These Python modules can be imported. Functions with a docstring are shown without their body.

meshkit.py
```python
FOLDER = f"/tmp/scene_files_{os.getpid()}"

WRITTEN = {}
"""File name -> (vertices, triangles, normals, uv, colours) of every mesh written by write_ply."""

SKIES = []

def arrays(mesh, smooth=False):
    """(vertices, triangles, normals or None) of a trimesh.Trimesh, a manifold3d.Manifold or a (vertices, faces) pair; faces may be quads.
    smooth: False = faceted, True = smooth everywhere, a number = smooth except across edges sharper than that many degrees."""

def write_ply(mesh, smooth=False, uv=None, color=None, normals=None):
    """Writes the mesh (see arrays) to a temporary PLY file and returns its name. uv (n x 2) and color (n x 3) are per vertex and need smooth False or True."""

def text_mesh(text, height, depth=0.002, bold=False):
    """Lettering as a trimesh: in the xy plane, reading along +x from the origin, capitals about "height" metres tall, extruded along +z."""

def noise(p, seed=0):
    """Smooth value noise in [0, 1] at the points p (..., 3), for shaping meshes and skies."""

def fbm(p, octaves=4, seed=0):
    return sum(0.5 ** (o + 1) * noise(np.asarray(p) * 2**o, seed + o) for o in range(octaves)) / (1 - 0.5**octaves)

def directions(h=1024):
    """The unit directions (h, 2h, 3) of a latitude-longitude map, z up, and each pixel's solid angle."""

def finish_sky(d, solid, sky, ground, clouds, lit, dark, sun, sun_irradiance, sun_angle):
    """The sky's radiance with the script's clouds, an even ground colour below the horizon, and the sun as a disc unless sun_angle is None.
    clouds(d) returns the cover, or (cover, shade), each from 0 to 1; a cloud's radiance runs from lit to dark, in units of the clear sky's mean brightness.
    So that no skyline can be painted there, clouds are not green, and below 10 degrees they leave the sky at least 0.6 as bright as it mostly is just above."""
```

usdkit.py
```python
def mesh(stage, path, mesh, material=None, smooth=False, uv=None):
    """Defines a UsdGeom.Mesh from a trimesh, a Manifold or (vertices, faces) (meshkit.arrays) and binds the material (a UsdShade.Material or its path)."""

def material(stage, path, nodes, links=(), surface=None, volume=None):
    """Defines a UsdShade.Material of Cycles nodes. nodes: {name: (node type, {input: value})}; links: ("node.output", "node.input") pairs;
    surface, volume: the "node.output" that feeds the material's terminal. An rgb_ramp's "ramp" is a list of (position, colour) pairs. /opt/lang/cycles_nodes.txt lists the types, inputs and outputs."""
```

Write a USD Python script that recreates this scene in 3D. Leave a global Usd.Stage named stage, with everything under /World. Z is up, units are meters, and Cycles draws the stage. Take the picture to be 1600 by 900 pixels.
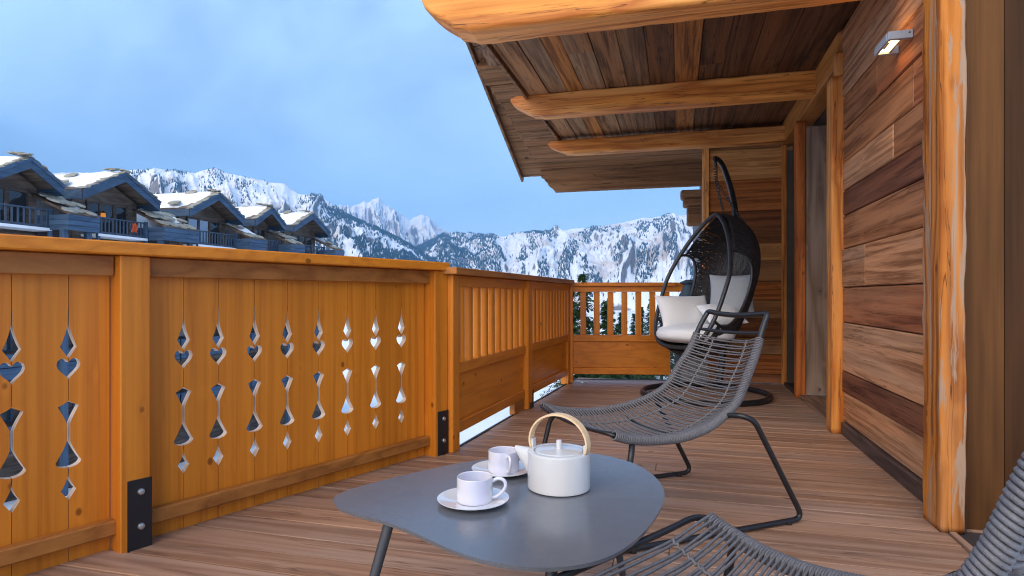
import math, random
import numpy as np, trimesh
import shapely
from shapely.geometry import Polygon, box as sbox
from shapely.ops import unary_union
import meshkit, usdkit
from pxr import Usd, UsdGeom, UsdLux, UsdShade, Gf, Sdf, Vt

stage = Usd.Stage.CreateInMemory()
UsdGeom.SetStageUpAxis(stage, UsdGeom.Tokens.z)
UsdGeom.SetStageMetersPerUnit(stage, 1.0)
world = UsdGeom.Xform.Define(stage, '/World')
stage.SetDefaultPrim(world.GetPrim())
UsdGeom.Scope.Define(stage, '/World/Looks')
RNG = np.random.default_rng(7)
random.seed(7)

# ------------------------------------------------------------------ camera, sky, sun, exposure
YAW = math.atan(258 / 950)
EYE = 0.95
SN, CS = math.sin(YAW), math.cos(YAW)
FWD, RGT, UPV = np.array([-SN, CS, 0.]), np.array([CS, SN, 0.]), np.array([0, 0, 1.])
EYEP = np.array([0, 0, EYE])
cam = UsdGeom.Camera.Define(stage, '/World/camera')
cam.AddTransformOp().Set(Gf.Matrix4d(CS, SN, 0, 0, 0, 0, 1, 0, SN, -CS, 0, 0, 0, 0, EYE, 1))
cam.CreateFocalLengthAttr(950 / 1600 * 36)
cam.CreateHorizontalApertureAttr(36.0)
cam.CreateVerticalApertureAttr(20.25)
cam.CreateVerticalApertureOffsetAttr(12 / 1600 * 36)
cam.CreateClippingRangeAttr(Gf.Vec2f(0.02, 40000))
cam.CreateExposureAttr(EXPOSURE := 1.98)

SUN_AZ, SUN_EL = math.atan2(-0.25, -0.97), math.radians(24)   # low light from behind the camera, on the right
SKY_STRENGTH, SUN_I, SUN_ANGLE = 0.050, 0.40, 80.0
sky = UsdLux.DomeLight.Define(stage, '/World/sky')
sky.GetPrim().SetCustomDataByKey('kind', 'structure')
sky.GetPrim().SetCustomDataByKey('label', 'pale blue dusk sky with thin streaks of cloud')
sky.GetPrim().SetCustomDataByKey('category', 'sky')
skym = usdkit.material(stage, '/World/Looks/sky_look', {
    'tc': ('texture_coordinate', {}),
    'sky': ('sky_texture', {'sky_type': 'single_scattering', 'sun_disc': False, 'sun_elevation': SUN_EL, 'sun_rotation': SUN_AZ, 'altitude': 1800.0, 'air_density': 1.0, 'aerosol_density': 1.2, 'ozone_density': 1.0}),
    'mp': ('mapping', {'scale': (1.5, 1.7, 3.6), 'rotation': (0.25, 0.1, 0.4)}),
    'n1': ('noise_texture', {'scale': 1.0, 'detail': 5.0, 'roughness': 0.52, 'distortion': 0.6}),
    'r1': ('rgb_ramp', {'ramp': [(0.30, (0, 0, 0)), (0.66, (0.8, 0.8, 0.8))]}),
    'mx': ('mix', {'color2': (4.7, 7.0, 10.6)}),
    'bg': ('background_shader', {'strength': SKY_STRENGTH}),
}, [('tc.generated', 'mp.vector'), ('mp.vector', 'n1.vector'), ('n1.fac', 'r1.fac'), ('sky.color', 'mx.color1'), ('r1.color', 'mx.fac'), ('mx.color', 'bg.color')], surface='bg.background')
UsdShade.MaterialBindingAPI.Apply(sky.GetPrim()).Bind(skym)

sun = UsdLux.DistantLight.Define(stage, '/World/sun')
sun.CreateIntensityAttr(SUN_I)
sun.CreateAngleAttr(SUN_ANGLE)
sun.CreateColorAttr(Gf.Vec3f(1.0, 0.82, 0.60))
sun.CreateNormalizeAttr(True)
_s = np.array([math.sin(SUN_AZ) * math.cos(SUN_EL), math.cos(SUN_AZ) * math.cos(SUN_EL), math.sin(SUN_EL)])
_x = np.cross([0, 0, 1.], _s); _x /= np.linalg.norm(_x); _y = np.cross(_s, _x)
sun.AddTransformOp().Set(Gf.Matrix4d(*_x, 0, *_y, 0, *_s, 0, 0, 0, 0, 1))

# ------------------------------------------------------------------ helpers: scene tree
_names = {}
def free(parent, name):
    k = (parent, name)
    n = _names.get(k, 0)
    _names[k] = n + 1
    return name if n == 0 else f'{name}_{n:03d}'

def data(prim, label=None, cat=None, group=None, kind=None):
    for k, v in (('label', label), ('category', cat), ('group', group), ('kind', kind)):
        if v:
            prim.SetCustomDataByKey(k, v)
    return prim

def thing(name, label, cat, group=None, kind=None, loc=(0, 0, 0), rz=0.0):
    x = UsdGeom.Xform.Define(stage, '/World/' + free('/World', name))
    x.AddTranslateOp().Set(Gf.Vec3d(*map(float, loc)))
    if rz:
        x.AddRotateZOp().Set(math.degrees(rz))
    return data(x.GetPrim(), label, cat, group, kind)

def part(name, mesh, m, parent, smooth=False, label=None, kind=None):
    p = str(parent.GetPath())
    o = usdkit.mesh(stage, p + '/' + free(p, name), mesh, m, smooth).GetPrim()
    return data(o, label, None, None, kind)

def single(name, mesh, m, label, cat, group=None, kind=None, smooth=False):
    o = usdkit.mesh(stage, '/World/' + free('/World', name), mesh, m, smooth).GetPrim()
    return data(o, label, cat, group, kind)

def copy_of(src, label, loc, rz=0.0, group=None, scale=None):
    name = src.GetName().rstrip('0123456789').rstrip('_')
    x = UsdGeom.Xform.Define(stage, '/World/' + free('/World', name))
    x.GetPrim().GetReferences().AddInternalReference(src.GetPath())
    x.ClearXformOpOrder()
    x.AddTranslateOp(opSuffix='place').Set(Gf.Vec3d(*map(float, loc)))
    x.AddRotateZOp(opSuffix='turn').Set(math.degrees(rz))
    if scale is not None:
        x.AddScaleOp(opSuffix='size').Set(Gf.Vec3f(*map(float, np.broadcast_to(scale, 3))))
    x.GetPrim().SetInstanceable(True)
    return data(x.GetPrim(), label, src.GetCustomDataByKey('category'), group or src.GetCustomDataByKey('group'))

# ------------------------------------------------------------------ helpers: meshes as (vertices, triangles)
def join(parts):
    vs, fs, n = [], [], 0
    for v, f in parts:
        vs.append(np.asarray(v, float)); fs.append(np.asarray(f, int) + n); n += len(v)
    return np.vstack(vs), np.vstack(fs)

def tm(m):
    return np.array(m.vertices), np.array(m.faces)

def _chamfer_topology():
    v = []
    for a in (-1, 1):
        for b in (-1, 1):
            for c in (-1, 1):
                for k in range(3):
                    s = np.array([3, 2, 1.5]) - 0.2 * np.eye(3)[k] * 0
                    e = np.full(3, 0.25); e[k] = 0
                    v.append((np.array([3, 2, 1.5]) - e) * (a, b, c))
    v = np.array(v)
    h = trimesh.convex.convex_hull(v)
    idx = [int(np.argmin(np.linalg.norm(v - p, axis=1))) for p in h.vertices]
    return np.array(idx)[h.faces]
_CF = _chamfer_topology()

def bx(lo, hi, ch=0.003):
    lo, hi = np.array(lo, float), np.array(hi, float)
    c, h = (lo + hi) / 2, np.abs(hi - lo) / 2
    ch = min(ch, h.min() * 0.45)
    v = []
    for a in (-1, 1):
        for b in (-1, 1):
            for d in (-1, 1):
                for k in range(3):
                    e = np.full(3, ch); e[k] = 0
                    v.append(c + (h - e) * (a, b, d))
    return np.array(v), _CF

def frame(m, o, X, Y, Z=(0, 0, 1)):
    """local mesh -> world: o + x X + y Y + z Z"""
    v, f = m
    M = np.array([X, Y, Z], float)
    f = f if np.linalg.det(M) > 0 else f[:, ::-1]
    return np.asarray(v) @ M + np.array(o, float), f

def move(m, d):
    return np.asarray(m[0]) + np.array(d, float), m[1]

def tube(path, r, n=8, closed=False, caps=True, squash=None):
    p = np.asarray(path, float)
    k = len(p)
    r = np.broadcast_to(np.asarray(r, float), (k,))
    t = (np.roll(p, -1, 0) - np.roll(p, 1, 0)) if closed else np.gradient(p, axis=0)
    t /= np.maximum(np.linalg.norm(t, axis=1, keepdims=True), 1e-12)
    a = np.array([0, 0, 1.]) if abs(t[0][2]) < 0.9 else np.array([1., 0, 0])
    u = np.cross(t[0], a); u /= np.linalg.norm(u)
    rings = []
    ang = np.arange(n) * 2 * np.pi / n
    for i in range(k):
        u = u - t[i] * (u @ t[i]); u /= max(np.linalg.norm(u), 1e-12)
        w = np.cross(t[i], u)
        rings.append(p[i] + r[i] * (np.cos(ang)[:, None] * u + np.sin(ang)[:, None] * w))
    v = np.vstack(rings)
    f = []
    j = np.arange(n); j2 = (j + 1) % n
    for i in range(k if closed else k - 1):
        a0, b0 = i * n, ((i + 1) % k) * n
        f.append(np.stack([a0 + j, a0 + j2, b0 + j2], 1)); f.append(np.stack([a0 + j, b0 + j2, b0 + j], 1))
    if caps and not closed:
        v = np.vstack([v, p[:1], p[-1:]])
        f.append(np.stack([np.full(n, k * n), j2, j], 1)); e = (k - 1) * n
        f.append(np.stack([np.full(n, k * n + 1), e + j, e + j2], 1))
    return v, np.vstack(f)

def lathe(prof, n=40, c=(0, 0, 0)):
    """profile (r, z) from the bottom axis round to the top axis"""
    prof = np.array(prof, float)
    ang = np.arange(n) * 2 * np.pi / n
    v = np.concatenate([np.stack([r * np.cos(ang), r * np.sin(ang), np.full(n, z)], 1) for r, z in prof])
    f = []
    j = np.arange(n); j2 = (j + 1) % n
    for i in range(len(prof) - 1):
        a, b = i * n, (i + 1) * n
        f.append(np.stack([a + j, a + j2, b + j2], 1)); f.append(np.stack([a + j, b + j2, b + j], 1))
    return v + np.array(c, float), np.vstack(f)

def extrude(poly, h):
    """shapely polygon in (x, y) extruded 0..h along z"""
    polys = [poly] if poly.geom_type == 'Polygon' else [g for g in poly.geoms if g.geom_type == 'Polygon']
    return join([tm(trimesh.creation.extrude_polygon(g, h, engine='earcut')) for g in polys if g.area > 1e-7])

def spline(pts, n=60, closed=False):
    from scipy.interpolate import CubicSpline
    p = np.array(pts, float)
    if closed:
        p = np.vstack([p, p[:1]])
    s = np.r_[0, np.cumsum(np.linalg.norm(np.diff(p, axis=0), axis=1))]
    cs = CubicSpline(s, p, bc_type='periodic' if closed else 'natural')
    return cs(np.linspace(0, s[-1], n, endpoint=not closed))

def rounded(pts, rad=0.05, n=7):
    """polyline with filleted corners"""
    p = [np.array(q, float) for q in pts]
    out = [p[0]]
    for a, b, c in zip(p[:-2], p[1:-1], p[2:]):
        d1, d2 = a - b, c - b
        l1, l2 = np.linalg.norm(d1), np.linalg.norm(d2)
        r = min(rad, l1 * 0.48, l2 * 0.48)
        s, e = b + d1 / l1 * r, b + d2 / l2 * r
        for t in np.linspace(0, 1, n):
            out.append((1 - t) ** 2 * s + 2 * t * (1 - t) * b + t * t * e)
    out.append(p[-1])
    return np.array(out)

def grid_mesh(P):
    """P (n, m, 3) -> mesh"""
    n, m = P.shape[:2]
    i, j = np.meshgrid(np.arange(n - 1), np.arange(m - 1), indexing='ij')
    a = (i * m + j).ravel(); b = a + 1; c = a + m; d = c + 1
    return P.reshape(-1, 3), np.vstack([np.stack([a, c, d], 1), np.stack([a, d, b], 1)])

# ------------------------------------------------------------------ materials
L = '/World/Looks/'
def mat(name, nodes, links, surface, volume=None):
    return usdkit.material(stage, L + name, nodes, links, surface=surface, volume=volume)

def plain(name, color, rough=0.5, metal=0.0, bump=0.0, bscale=200.0, var=0.0, vscale=8.0, **kw):
    nodes = {'p': ('principled_bsdf', {'base_color': color, 'roughness': rough, 'metallic': metal, **kw})}
    links = []
    if var:
        c = np.array(color)
        nodes |= {'tc': ('texture_coordinate', {}), 'n': ('noise_texture', {'scale': vscale, 'detail': 5.0, 'roughness': 0.6}),
                  'r': ('rgb_ramp', {'ramp': [(0.3, tuple(c * (1 - var))), (0.7, tuple(np.minimum(c * (1 + var), 0.95)))]})}
        links += [('tc.object', 'n.vector'), ('n.fac', 'r.fac'), ('r.color', 'p.base_color')]
    if bump:
        nodes |= {'tc2': ('texture_coordinate', {}), 'nb': ('noise_texture', {'scale': bscale, 'detail': 3.0}), 'b': ('bump', {'strength': bump, 'distance': 0.002})}
        links += [('tc2.object', 'nb.vector'), ('nb.fac', 'b.height'), ('b.normal', 'p.normal')]
    return mat(name, nodes, links, 'p.BSDF')

def wood(name, axis, dark, light, dark2=None, light2=None, patch=(0.42, 0.62), across=7.0, along=0.55, rings=26.0, knots=0.5, rough=0.55, tint=0.25, fibre=0.5, bump=0.35, streak=None, streak_at=(0.56, 0.66), spec=0.35, hue=0.0, KB=0.05, KS=7.0, cracks=0.0, contrast=0.20, KG=0.62, KC=0.28, FA=1.3):
    """Grain as contour lines of a stretched noise, bent round knots; every object has its own cut of the log and its own tone."""
    sc = [across] * 3; sc[axis] = along
    sf = [75.0] * 3; sf[axis] = FA
    sk = [KS] * 3; sk[axis] = KS * 0.72
    ss = [16.0] * 3; ss[axis] = 1.1
    nodes = {
        'tc': ('texture_coordinate', {}), 'oi': ('object_info', {}),
        'm1': ('math', {'math_type': 'multiply', 'value2': 37.3}), 'm2': ('math', {'math_type': 'multiply', 'value2': 91.7}),
        'of': ('combine_xyz', {}), 'ad': ('vector_math', {'math_type': 'add'}),
        'mp': ('mapping', {'scale': tuple(sc)}), 'mf': ('mapping', {'scale': tuple(sf)}), 'mk': ('mapping', {'scale': tuple(sk)}),
        'n1': ('noise_texture', {'scale': 1.0, 'detail': 2.0, 'roughness': 0.45, 'distortion': 0.12}),
        'vk': ('voronoi_texture', {'feature': 'f1', 'scale': 1.0, 'randomness': 1.0}),
        'kd': ('map_range', {'range_type': 'smootherstep', 'from_min': 0.0, 'from_max': 0.34, 'to_min': KB, 'to_max': 0.0, 'clamp': True}),
        'ka': ('math', {'math_type': 'add'}),
        'rg': ('math', {'math_type': 'multiply', 'value2': rings}), 'sn': ('math', {'math_type': 'pingpong', 'value2': 1.0}),
        'nf': ('noise_texture', {'scale': 1.0, 'detail': 5.0, 'roughness': 0.68}),
        'mxf': ('mix_float', {'fac': fibre}),
        'cr': ('rgb_ramp', {'ramp': [(0.5 - contrast, dark), (0.5, tuple((np.array(dark) * 0.4 + np.array(light) * 0.6))), (0.5 + contrast, light)]}),
        'kn': ('map_range', {'range_type': 'smoothstep', 'from_min': 0.055, 'from_max': 0.105, 'to_min': knots, 'to_max': 0.0, 'clamp': True}),
        'ksep': ('separate_color', {}), 'kgt': ('math', {'math_type': 'greater_than', 'value2': KG}), 'kmul': ('math', {'math_type': 'multiply'}),
        'mxk': ('mix', {'color2': tuple(np.array(dark) * KC)}),
        'tn': ('map_range', {'from_min': 0.0, 'from_max': 1.0, 'to_min': 1 - tint, 'to_max': 1 + tint}),
        'hv': ('hsv', {'fac': 1.0}),
        'bp': ('bump', {'strength': bump, 'distance': 0.004}),
        'p': ('principled_bsdf', {'roughness': rough, 'specular_ior_level': spec}),
    }
    links = [('oi.random', 'm1.value1'), ('oi.random', 'm2.value1'), ('m1.value', 'of.x'), ('m2.value', 'of.y'), ('m1.value', 'of.z'),
             ('tc.object', 'ad.vector1'), ('of.vector', 'ad.vector2'), ('ad.vector', 'mp.vector'), ('ad.vector', 'mf.vector'), ('ad.vector', 'mk.vector'),
             ('mp.vector', 'n1.vector'), ('mk.vector', 'vk.vector'), ('vk.distance', 'kd.value'), ('n1.fac', 'ka.value1'), ('kd.result', 'ka.value2'),
             ('ka.value', 'rg.value1'), ('rg.value', 'sn.value1'), ('mf.vector', 'nf.vector'), ('sn.value', 'mxf.a'), ('nf.fac', 'mxf.b'), ('mxf.result', 'cr.fac'),
             ('vk.distance', 'kn.value'), ('vk.color', 'ksep.color'), ('ksep.r', 'kgt.value1'), ('kn.result', 'kmul.value1'), ('kgt.value', 'kmul.value2'), ('kmul.value', 'mxk.fac'), ('oi.random', 'tn.value'), ('tn.result', 'hv.value'), ('mxf.result', 'bp.height'), ('bp.normal', 'p.normal')]
    last = 'cr.color'
    if light2 is not None:
        nodes |= {'mb': ('mapping', {'scale': tuple(np.array(ss) * 0.22)}), 'nb': ('noise_texture', {'scale': 1.0, 'detail': 4.0, 'roughness': 0.6}),
                  'rbm': ('math', {'math_type': 'multiply', 'value2': 0.75}), 'rb': ('rgb_ramp', {'ramp': [(patch[0], (0, 0, 0)), (patch[1], (1, 1, 1))]}),
                  'cr2': ('rgb_ramp', {'ramp': [(0.22, dark2), (0.8, light2)]}), 'mxb': ('mix', {})}
        links += [('ad.vector', 'mb.vector'), ('mb.vector', 'nb.vector'), ('nb.fac', 'rb.fac'), ('mxf.result', 'cr2.fac'), (last, 'mxb.color1'), ('cr2.color', 'mxb.color2'), ('rb.color', 'rbm.value1'), ('rbm.value', 'mxb.fac')]
        last = 'mxb.color'
    if streak is not None:
        nodes |= {'ms': ('mapping', {'scale': tuple(ss)}), 'nst': ('noise_texture', {'scale': 1.0, 'detail': 5.0, 'roughness': 0.65, 'distortion': 0.6}),
                  'rs': ('rgb_ramp', {'ramp': [(streak_at[0], (0, 0, 0)), (streak_at[1], (0.9, 0.9, 0.9))]}), 'mxs': ('mix', {'color2': streak})}
        links += [('ad.vector', 'ms.vector'), ('ms.vector', 'nst.vector'), ('nst.fac', 'rs.fac'), (last, 'mxs.color1'), ('rs.color', 'mxs.fac')]
        last = 'mxs.color'
    if cracks:
        sz = [26.0] * 3; sz[axis] = 0.9
        nodes |= {'mz': ('mapping', {'scale': tuple(sz)}), 'nz': ('noise_texture', {'scale': 1.0, 'detail': 3.0, 'roughness': 0.55, 'distortion': 0.4}),
                  'zs': ('math', {'math_type': 'subtract', 'value2': 0.40}), 'za': ('math', {'math_type': 'absolute'}),
                  'zr': ('map_range', {'range_type': 'smoothstep', 'from_min': 0.0, 'from_max': 0.016, 'to_min': cracks, 'to_max': 0.0, 'clamp': True}), 'mxz': ('mix', {'color2': tuple(np.array(dark) * 0.25)})}
        links += [('ad.vector', 'mz.vector'), ('mz.vector', 'nz.vector'), ('nz.fac', 'zs.value1'), ('zs.value', 'za.value1'), ('za.value', 'zr.value'), ('zr.result', 'mxz.fac'), (last, 'mxz.color1')]
        last = 'mxz.color'
    links += [(last, 'mxk.color1'), ('mxk.color', 'hv.color'), ('hv.color', 'p.base_color')]
    if hue:
        nodes |= {'hn': ('white_noise_texture', {'dimensions': '1D'}), 'hr': ('map_range', {'to_min': 0.5 - hue, 'to_max': 0.5 + hue * 0.6})}
        links += [('m1.value', 'hn.w'), ('hn.value', 'hr.value'), ('hr.result', 'hv.hue')]
    return mat(name, nodes, links, 'p.BSDF')

HONEY_D, HONEY_L = (0.50, 0.147, 0.010), (0.70, 0.235, 0.019)
honey = [wood(f'honey_wood_{a}', k, HONEY_D, HONEY_L, rings=9, knots=0.85, rough=0.42, tint=0.10, fibre=0.70, bump=0.16, across=10, along=.3, contrast=0.25, KS=7.0, KG=0.30, KC=0.36) for k, a in enumerate(('lengthwise', 'crosswise', 'upright'))]
brown_rail = [wood(f'brown_rail_wood_{a}', k, (0.29, 0.10, 0.019), (0.44, 0.17, 0.036), rings=8, knots=0.5, rough=0.5, tint=0.12, fibre=0.6, bump=0.15) for k, a in enumerate(('lengthwise', 'crosswise', 'upright'))]
log_wood = [wood(f'log_wood_{a}', k, (0.44, 0.125, 0.015), (0.76, 0.29, 0.050), (0.50, 0.19, 0.05), (0.78, 0.42, 0.15), patch=(0.47, 0.62), rings=9, knots=0.9, rough=0.58, tint=0.08, fibre=0.55, bump=0.7, across=7, streak=(0.30, 0.075, 0.008), streak_at=(0.55, 0.63), cracks=0.85, KS=4.5) for k, a in enumerate(('lengthwise', 'crosswise', 'upright'))]
red_pillar_wood = wood('red_pillar_wood', 2, (0.30, 0.070, 0.010), (0.56, 0.16, 0.028), rings=9, knots=0.6, rough=0.6, tint=0.05, fibre=0.6, bump=0.5, across=9, cracks=0.7)
post_wood = wood('rough_post_wood', 2, (0.27, 0.072, 0.009), (0.56, 0.19, 0.027), (0.24, 0.08, 0.014), (0.46, 0.25, 0.12), patch=(0.46, 0.60), rings=9, knots=0.6, rough=0.6, tint=0.05, fibre=0.55, bump=0.8, across=10, streak=(0.36, 0.25, 0.17), streak_at=(0.515, 0.555), cracks=0.8, spec=0.2)
deck_wood = wood('deck_wood', 0, (0.248, 0.131, 0.079), (0.386, 0.222, 0.142), (0.248, 0.153, 0.109), (0.386, 0.259, 0.197), patch=(0.42, 0.6), rings=10, knots=0.8, rough=0.5, tint=0.16, fibre=0.5, bump=0.25, across=9, along=.4, contrast=0.24, streak=(0.078, 0.039, 0.024), streak_at=(0.66, 0.74), cracks=0.6, KS=5.0, FA=4.5)
def old_board(name, axis, d, l, d2, l2, **kw):
    return wood(name, axis, d, l, d2, l2, patch=(0.44, 0.60), **(dict(rings=10, across=8, along=.30, knots=0.8, rough=0.75, spec=0.18, tint=0.10, fibre=0.74, bump=0.7, contrast=0.13, streak=(0.065, 0.030, 0.016), streak_at=(0.60, 0.74), cracks=0.7, KS=4.0, FA=2.4) | kw))
R = {  # reclaimed wall boards along y
    'tan': old_board('reclaimed_tan_board', 1, (0.239, 0.094, 0.036), (0.572, 0.270, 0.124), (0.286, 0.150, 0.080), (0.535, 0.315, 0.186)),
    'red': old_board('reclaimed_red_board', 1, (0.162, 0.047, 0.017), (0.401, 0.135, 0.053), (0.248, 0.097, 0.043), (0.496, 0.232, 0.112)),
    'grey': old_board('reclaimed_grey_board', 1, (0.210, 0.097, 0.049), (0.477, 0.255, 0.139), (0.267, 0.101, 0.037), (0.553, 0.249, 0.106)),
    'plum': old_board('reclaimed_plum_board', 1, (0.081, 0.025, 0.012), (0.220, 0.075, 0.037), (0.095, 0.037, 0.019), (0.257, 0.105, 0.053)),
    'brown': old_board('reclaimed_brown_board', 1, (0.162, 0.062, 0.026), (0.401, 0.176, 0.080), (0.267, 0.090, 0.028), (0.515, 0.217, 0.080))}
B = {  # back wall boards along x
    'tan': old_board('end_wall_tan_board', 0, (0.342, 0.142, 0.040), (0.589, 0.275, 0.088), (0.314, 0.129, 0.040), (0.570, 0.292, 0.112)),
    'red': old_board('end_wall_red_board', 0, (0.228, 0.065, 0.014), (0.475, 0.150, 0.036), (0.266, 0.086, 0.024), (0.494, 0.189, 0.056)),
    'plum': old_board('end_wall_plum_board', 0, (0.114, 0.039, 0.014), (0.266, 0.090, 0.030), (0.142, 0.052, 0.020), (0.285, 0.112, 0.040)),
    'brown': old_board('end_wall_brown_board', 0, (0.199, 0.082, 0.027), (0.427, 0.189, 0.068), (0.247, 0.129, 0.064), (0.437, 0.249, 0.136))}
soffit_wood = [old_board('soffit_brown_board', 1, (0.090, 0.038, 0.015), (0.299, 0.137, 0.054), (0.149, 0.084, 0.045), (0.344, 0.212, 0.116), tint=0.28),
               old_board('soffit_dark_board', 1, (0.039, 0.016, 0.007), (0.128, 0.055, 0.021), (0.090, 0.032, 0.011), (0.209, 0.079, 0.024), tint=0.22),
               old_board('soffit_orange_board', 1, (0.164, 0.057, 0.014), (0.419, 0.161, 0.040), (0.135, 0.055, 0.019), (0.329, 0.150, 0.054), tint=0.15)]
eave_wood = old_board('eave_board_wood', 0, (0.106, 0.051, 0.025), (0.250, 0.130, 0.065), (0.138, 0.062, 0.026), (0.300, 0.143, 0.062), tint=0.14)
rafter_wood = wood('rafter_wood', 1, (0.10, 0.05, 0.025), (0.24, 0.12, 0.055), rings=16, knots=0.4, tint=0.1)
dark_wood = wood('dark_stained_panel', 2, (0.070, 0.027, 0.007), (0.135, 0.056, 0.015), (0.020, 0.008, 0.003), (0.048, 0.019, 0.006), patch=(0.44, 0.54), rings=5, knots=0.9, KS=3.5, KG=0.3, spec=0.15, rough=0.55, tint=0.1, fibre=0.65, bump=0.12, across=5, along=.5)
reveal_wood = wood('pale_reveal_wood', 2, (0.20, 0.125, 0.085), (0.36, 0.25, 0.19), rings=10, knots=0.7, rough=0.5, tint=0.1, fibre=0.6, bump=0.15, across=4)
grey_panel = plain('grey_brown_door_paint', (0.075, 0.06, 0.048), 0.5, var=0.2)
sill_wood = wood('sill_wood', 1, (0.16, 0.085, 0.05), (0.30, 0.18, 0.12), rings=16, knots=0.5, tint=0.1)
baseboard_wood = wood('baseboard_wood', 1, (0.045, 0.027, 0.022), (0.10, 0.062, 0.05), rings=16, knots=0.4, tint=0.1)
threshold_dark = plain('dark_threshold', (0.035, 0.028, 0.026), 0.5, var=0.3)
black_metal = plain('black_powder_coat', (0.012, 0.012, 0.014), 0.38, bump=0.08, bscale=900)
black_plate = plain('black_steel_plate', (0.010, 0.010, 0.012), 0.45, bump=0.1, bscale=300)
bolt_steel = plain('galvanised_bolt', (0.55, 0.55, 0.56), 0.35, metal=0.9)
edge_metal = plain('dark_edge_flashing', (0.055, 0.058, 0.065), 0.45, metal=0.4)
lamp_metal = plain('grey_lamp_metal', (0.34, 0.37, 0.43), 0.5, metal=0.2, bump=0.05)
table_metal = mat('slate_grey_lacquer', {'tc': ('texture_coordinate', {}), 'n': ('noise_texture', {'scale': 9.0, 'detail': 7.0, 'roughness': 0.7}), 'rr': ('map_range', {'from_min': 0.3, 'from_max': 0.7, 'to_min': 0.19, 'to_max': 0.245}),
    'n2': ('noise_texture', {'scale': 420.0, 'detail': 2.0}), 'r2': ('rgb_ramp', {'ramp': [(0.35, (0.105, 0.111, 0.127)), (0.62, (0.132, 0.139, 0.157)), (0.80, (0.20, 0.205, 0.22))]}), 'p': ('principled_bsdf', {'specular_ior_level': 0.8})},
    [('tc.object', 'n.vector'), ('tc.object', 'n2.vector'), ('n.fac', 'rr.value'), ('rr.result', 'p.roughness'), ('n2.fac', 'r2.fac'), ('r2.color', 'p.base_color')], 'p.BSDF')
leg_metal = plain('anthracite_leg', (0.04, 0.042, 0.047), 0.4)
porcelain = plain('white_porcelain', (0.62, 0.62, 0.625), 0.10, specular_ior_level=0.55)
pearl = mat('pearl_lustre_porcelain', {'lw': ('layer_weight', {'blend': 0.5}), 'r': ('rgb_ramp', {'ramp': [(0.0, (0.58, 0.62, 0.74)), (0.18, (0.64, 0.62, 0.74)), (0.40, (0.70, 0.68, 0.70)), (1.0, (0.72, 0.72, 0.73))]}),
                                       'p': ('principled_bsdf', {'roughness': 0.14, 'specular_ior_level': 0.7, 'coat_weight': 0.6, 'coat_roughness': 0.04})}, [('lw.facing', 'r.fac'), ('r.color', 'p.base_color')], 'p.BSDF')
raw_edge = wood('pale_cut_edge_wood', 2, (0.46, 0.32, 0.22), (0.66, 0.50, 0.38), rings=8, knots=0.0, rough=0.6, tint=0.05, fibre=0.7, bump=0.1)
bent_wood = wood('bent_beech', 0, (0.62, 0.40, 0.21), (0.78, 0.56, 0.34), rings=8, knots=0.0, rough=0.4, tint=0.03, fibre=0.7, bump=0.05)
rope_mat = plain('grey_rope', (0.13, 0.125, 0.134), 0.5, bump=0.5, bscale=500, var=0.18, vscale=60)
wicker = plain('black_wicker', (0.030, 0.028, 0.030), 0.32, var=0.4, vscale=40)
white_fabric = plain('white_cotton', (0.86, 0.86, 0.87), 0.9, bump=0.35, bscale=350, sheen_weight=0.2)
seat_fabric = plain('white_seat_fabric', (0.85, 0.87, 0.90), 0.9, bump=0.35, bscale=350, sheen_weight=0.2)
grey_fabric = plain('light_grey_cotton', (0.42, 0.44, 0.47), 0.9, bump=0.35, bscale=350)
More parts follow.
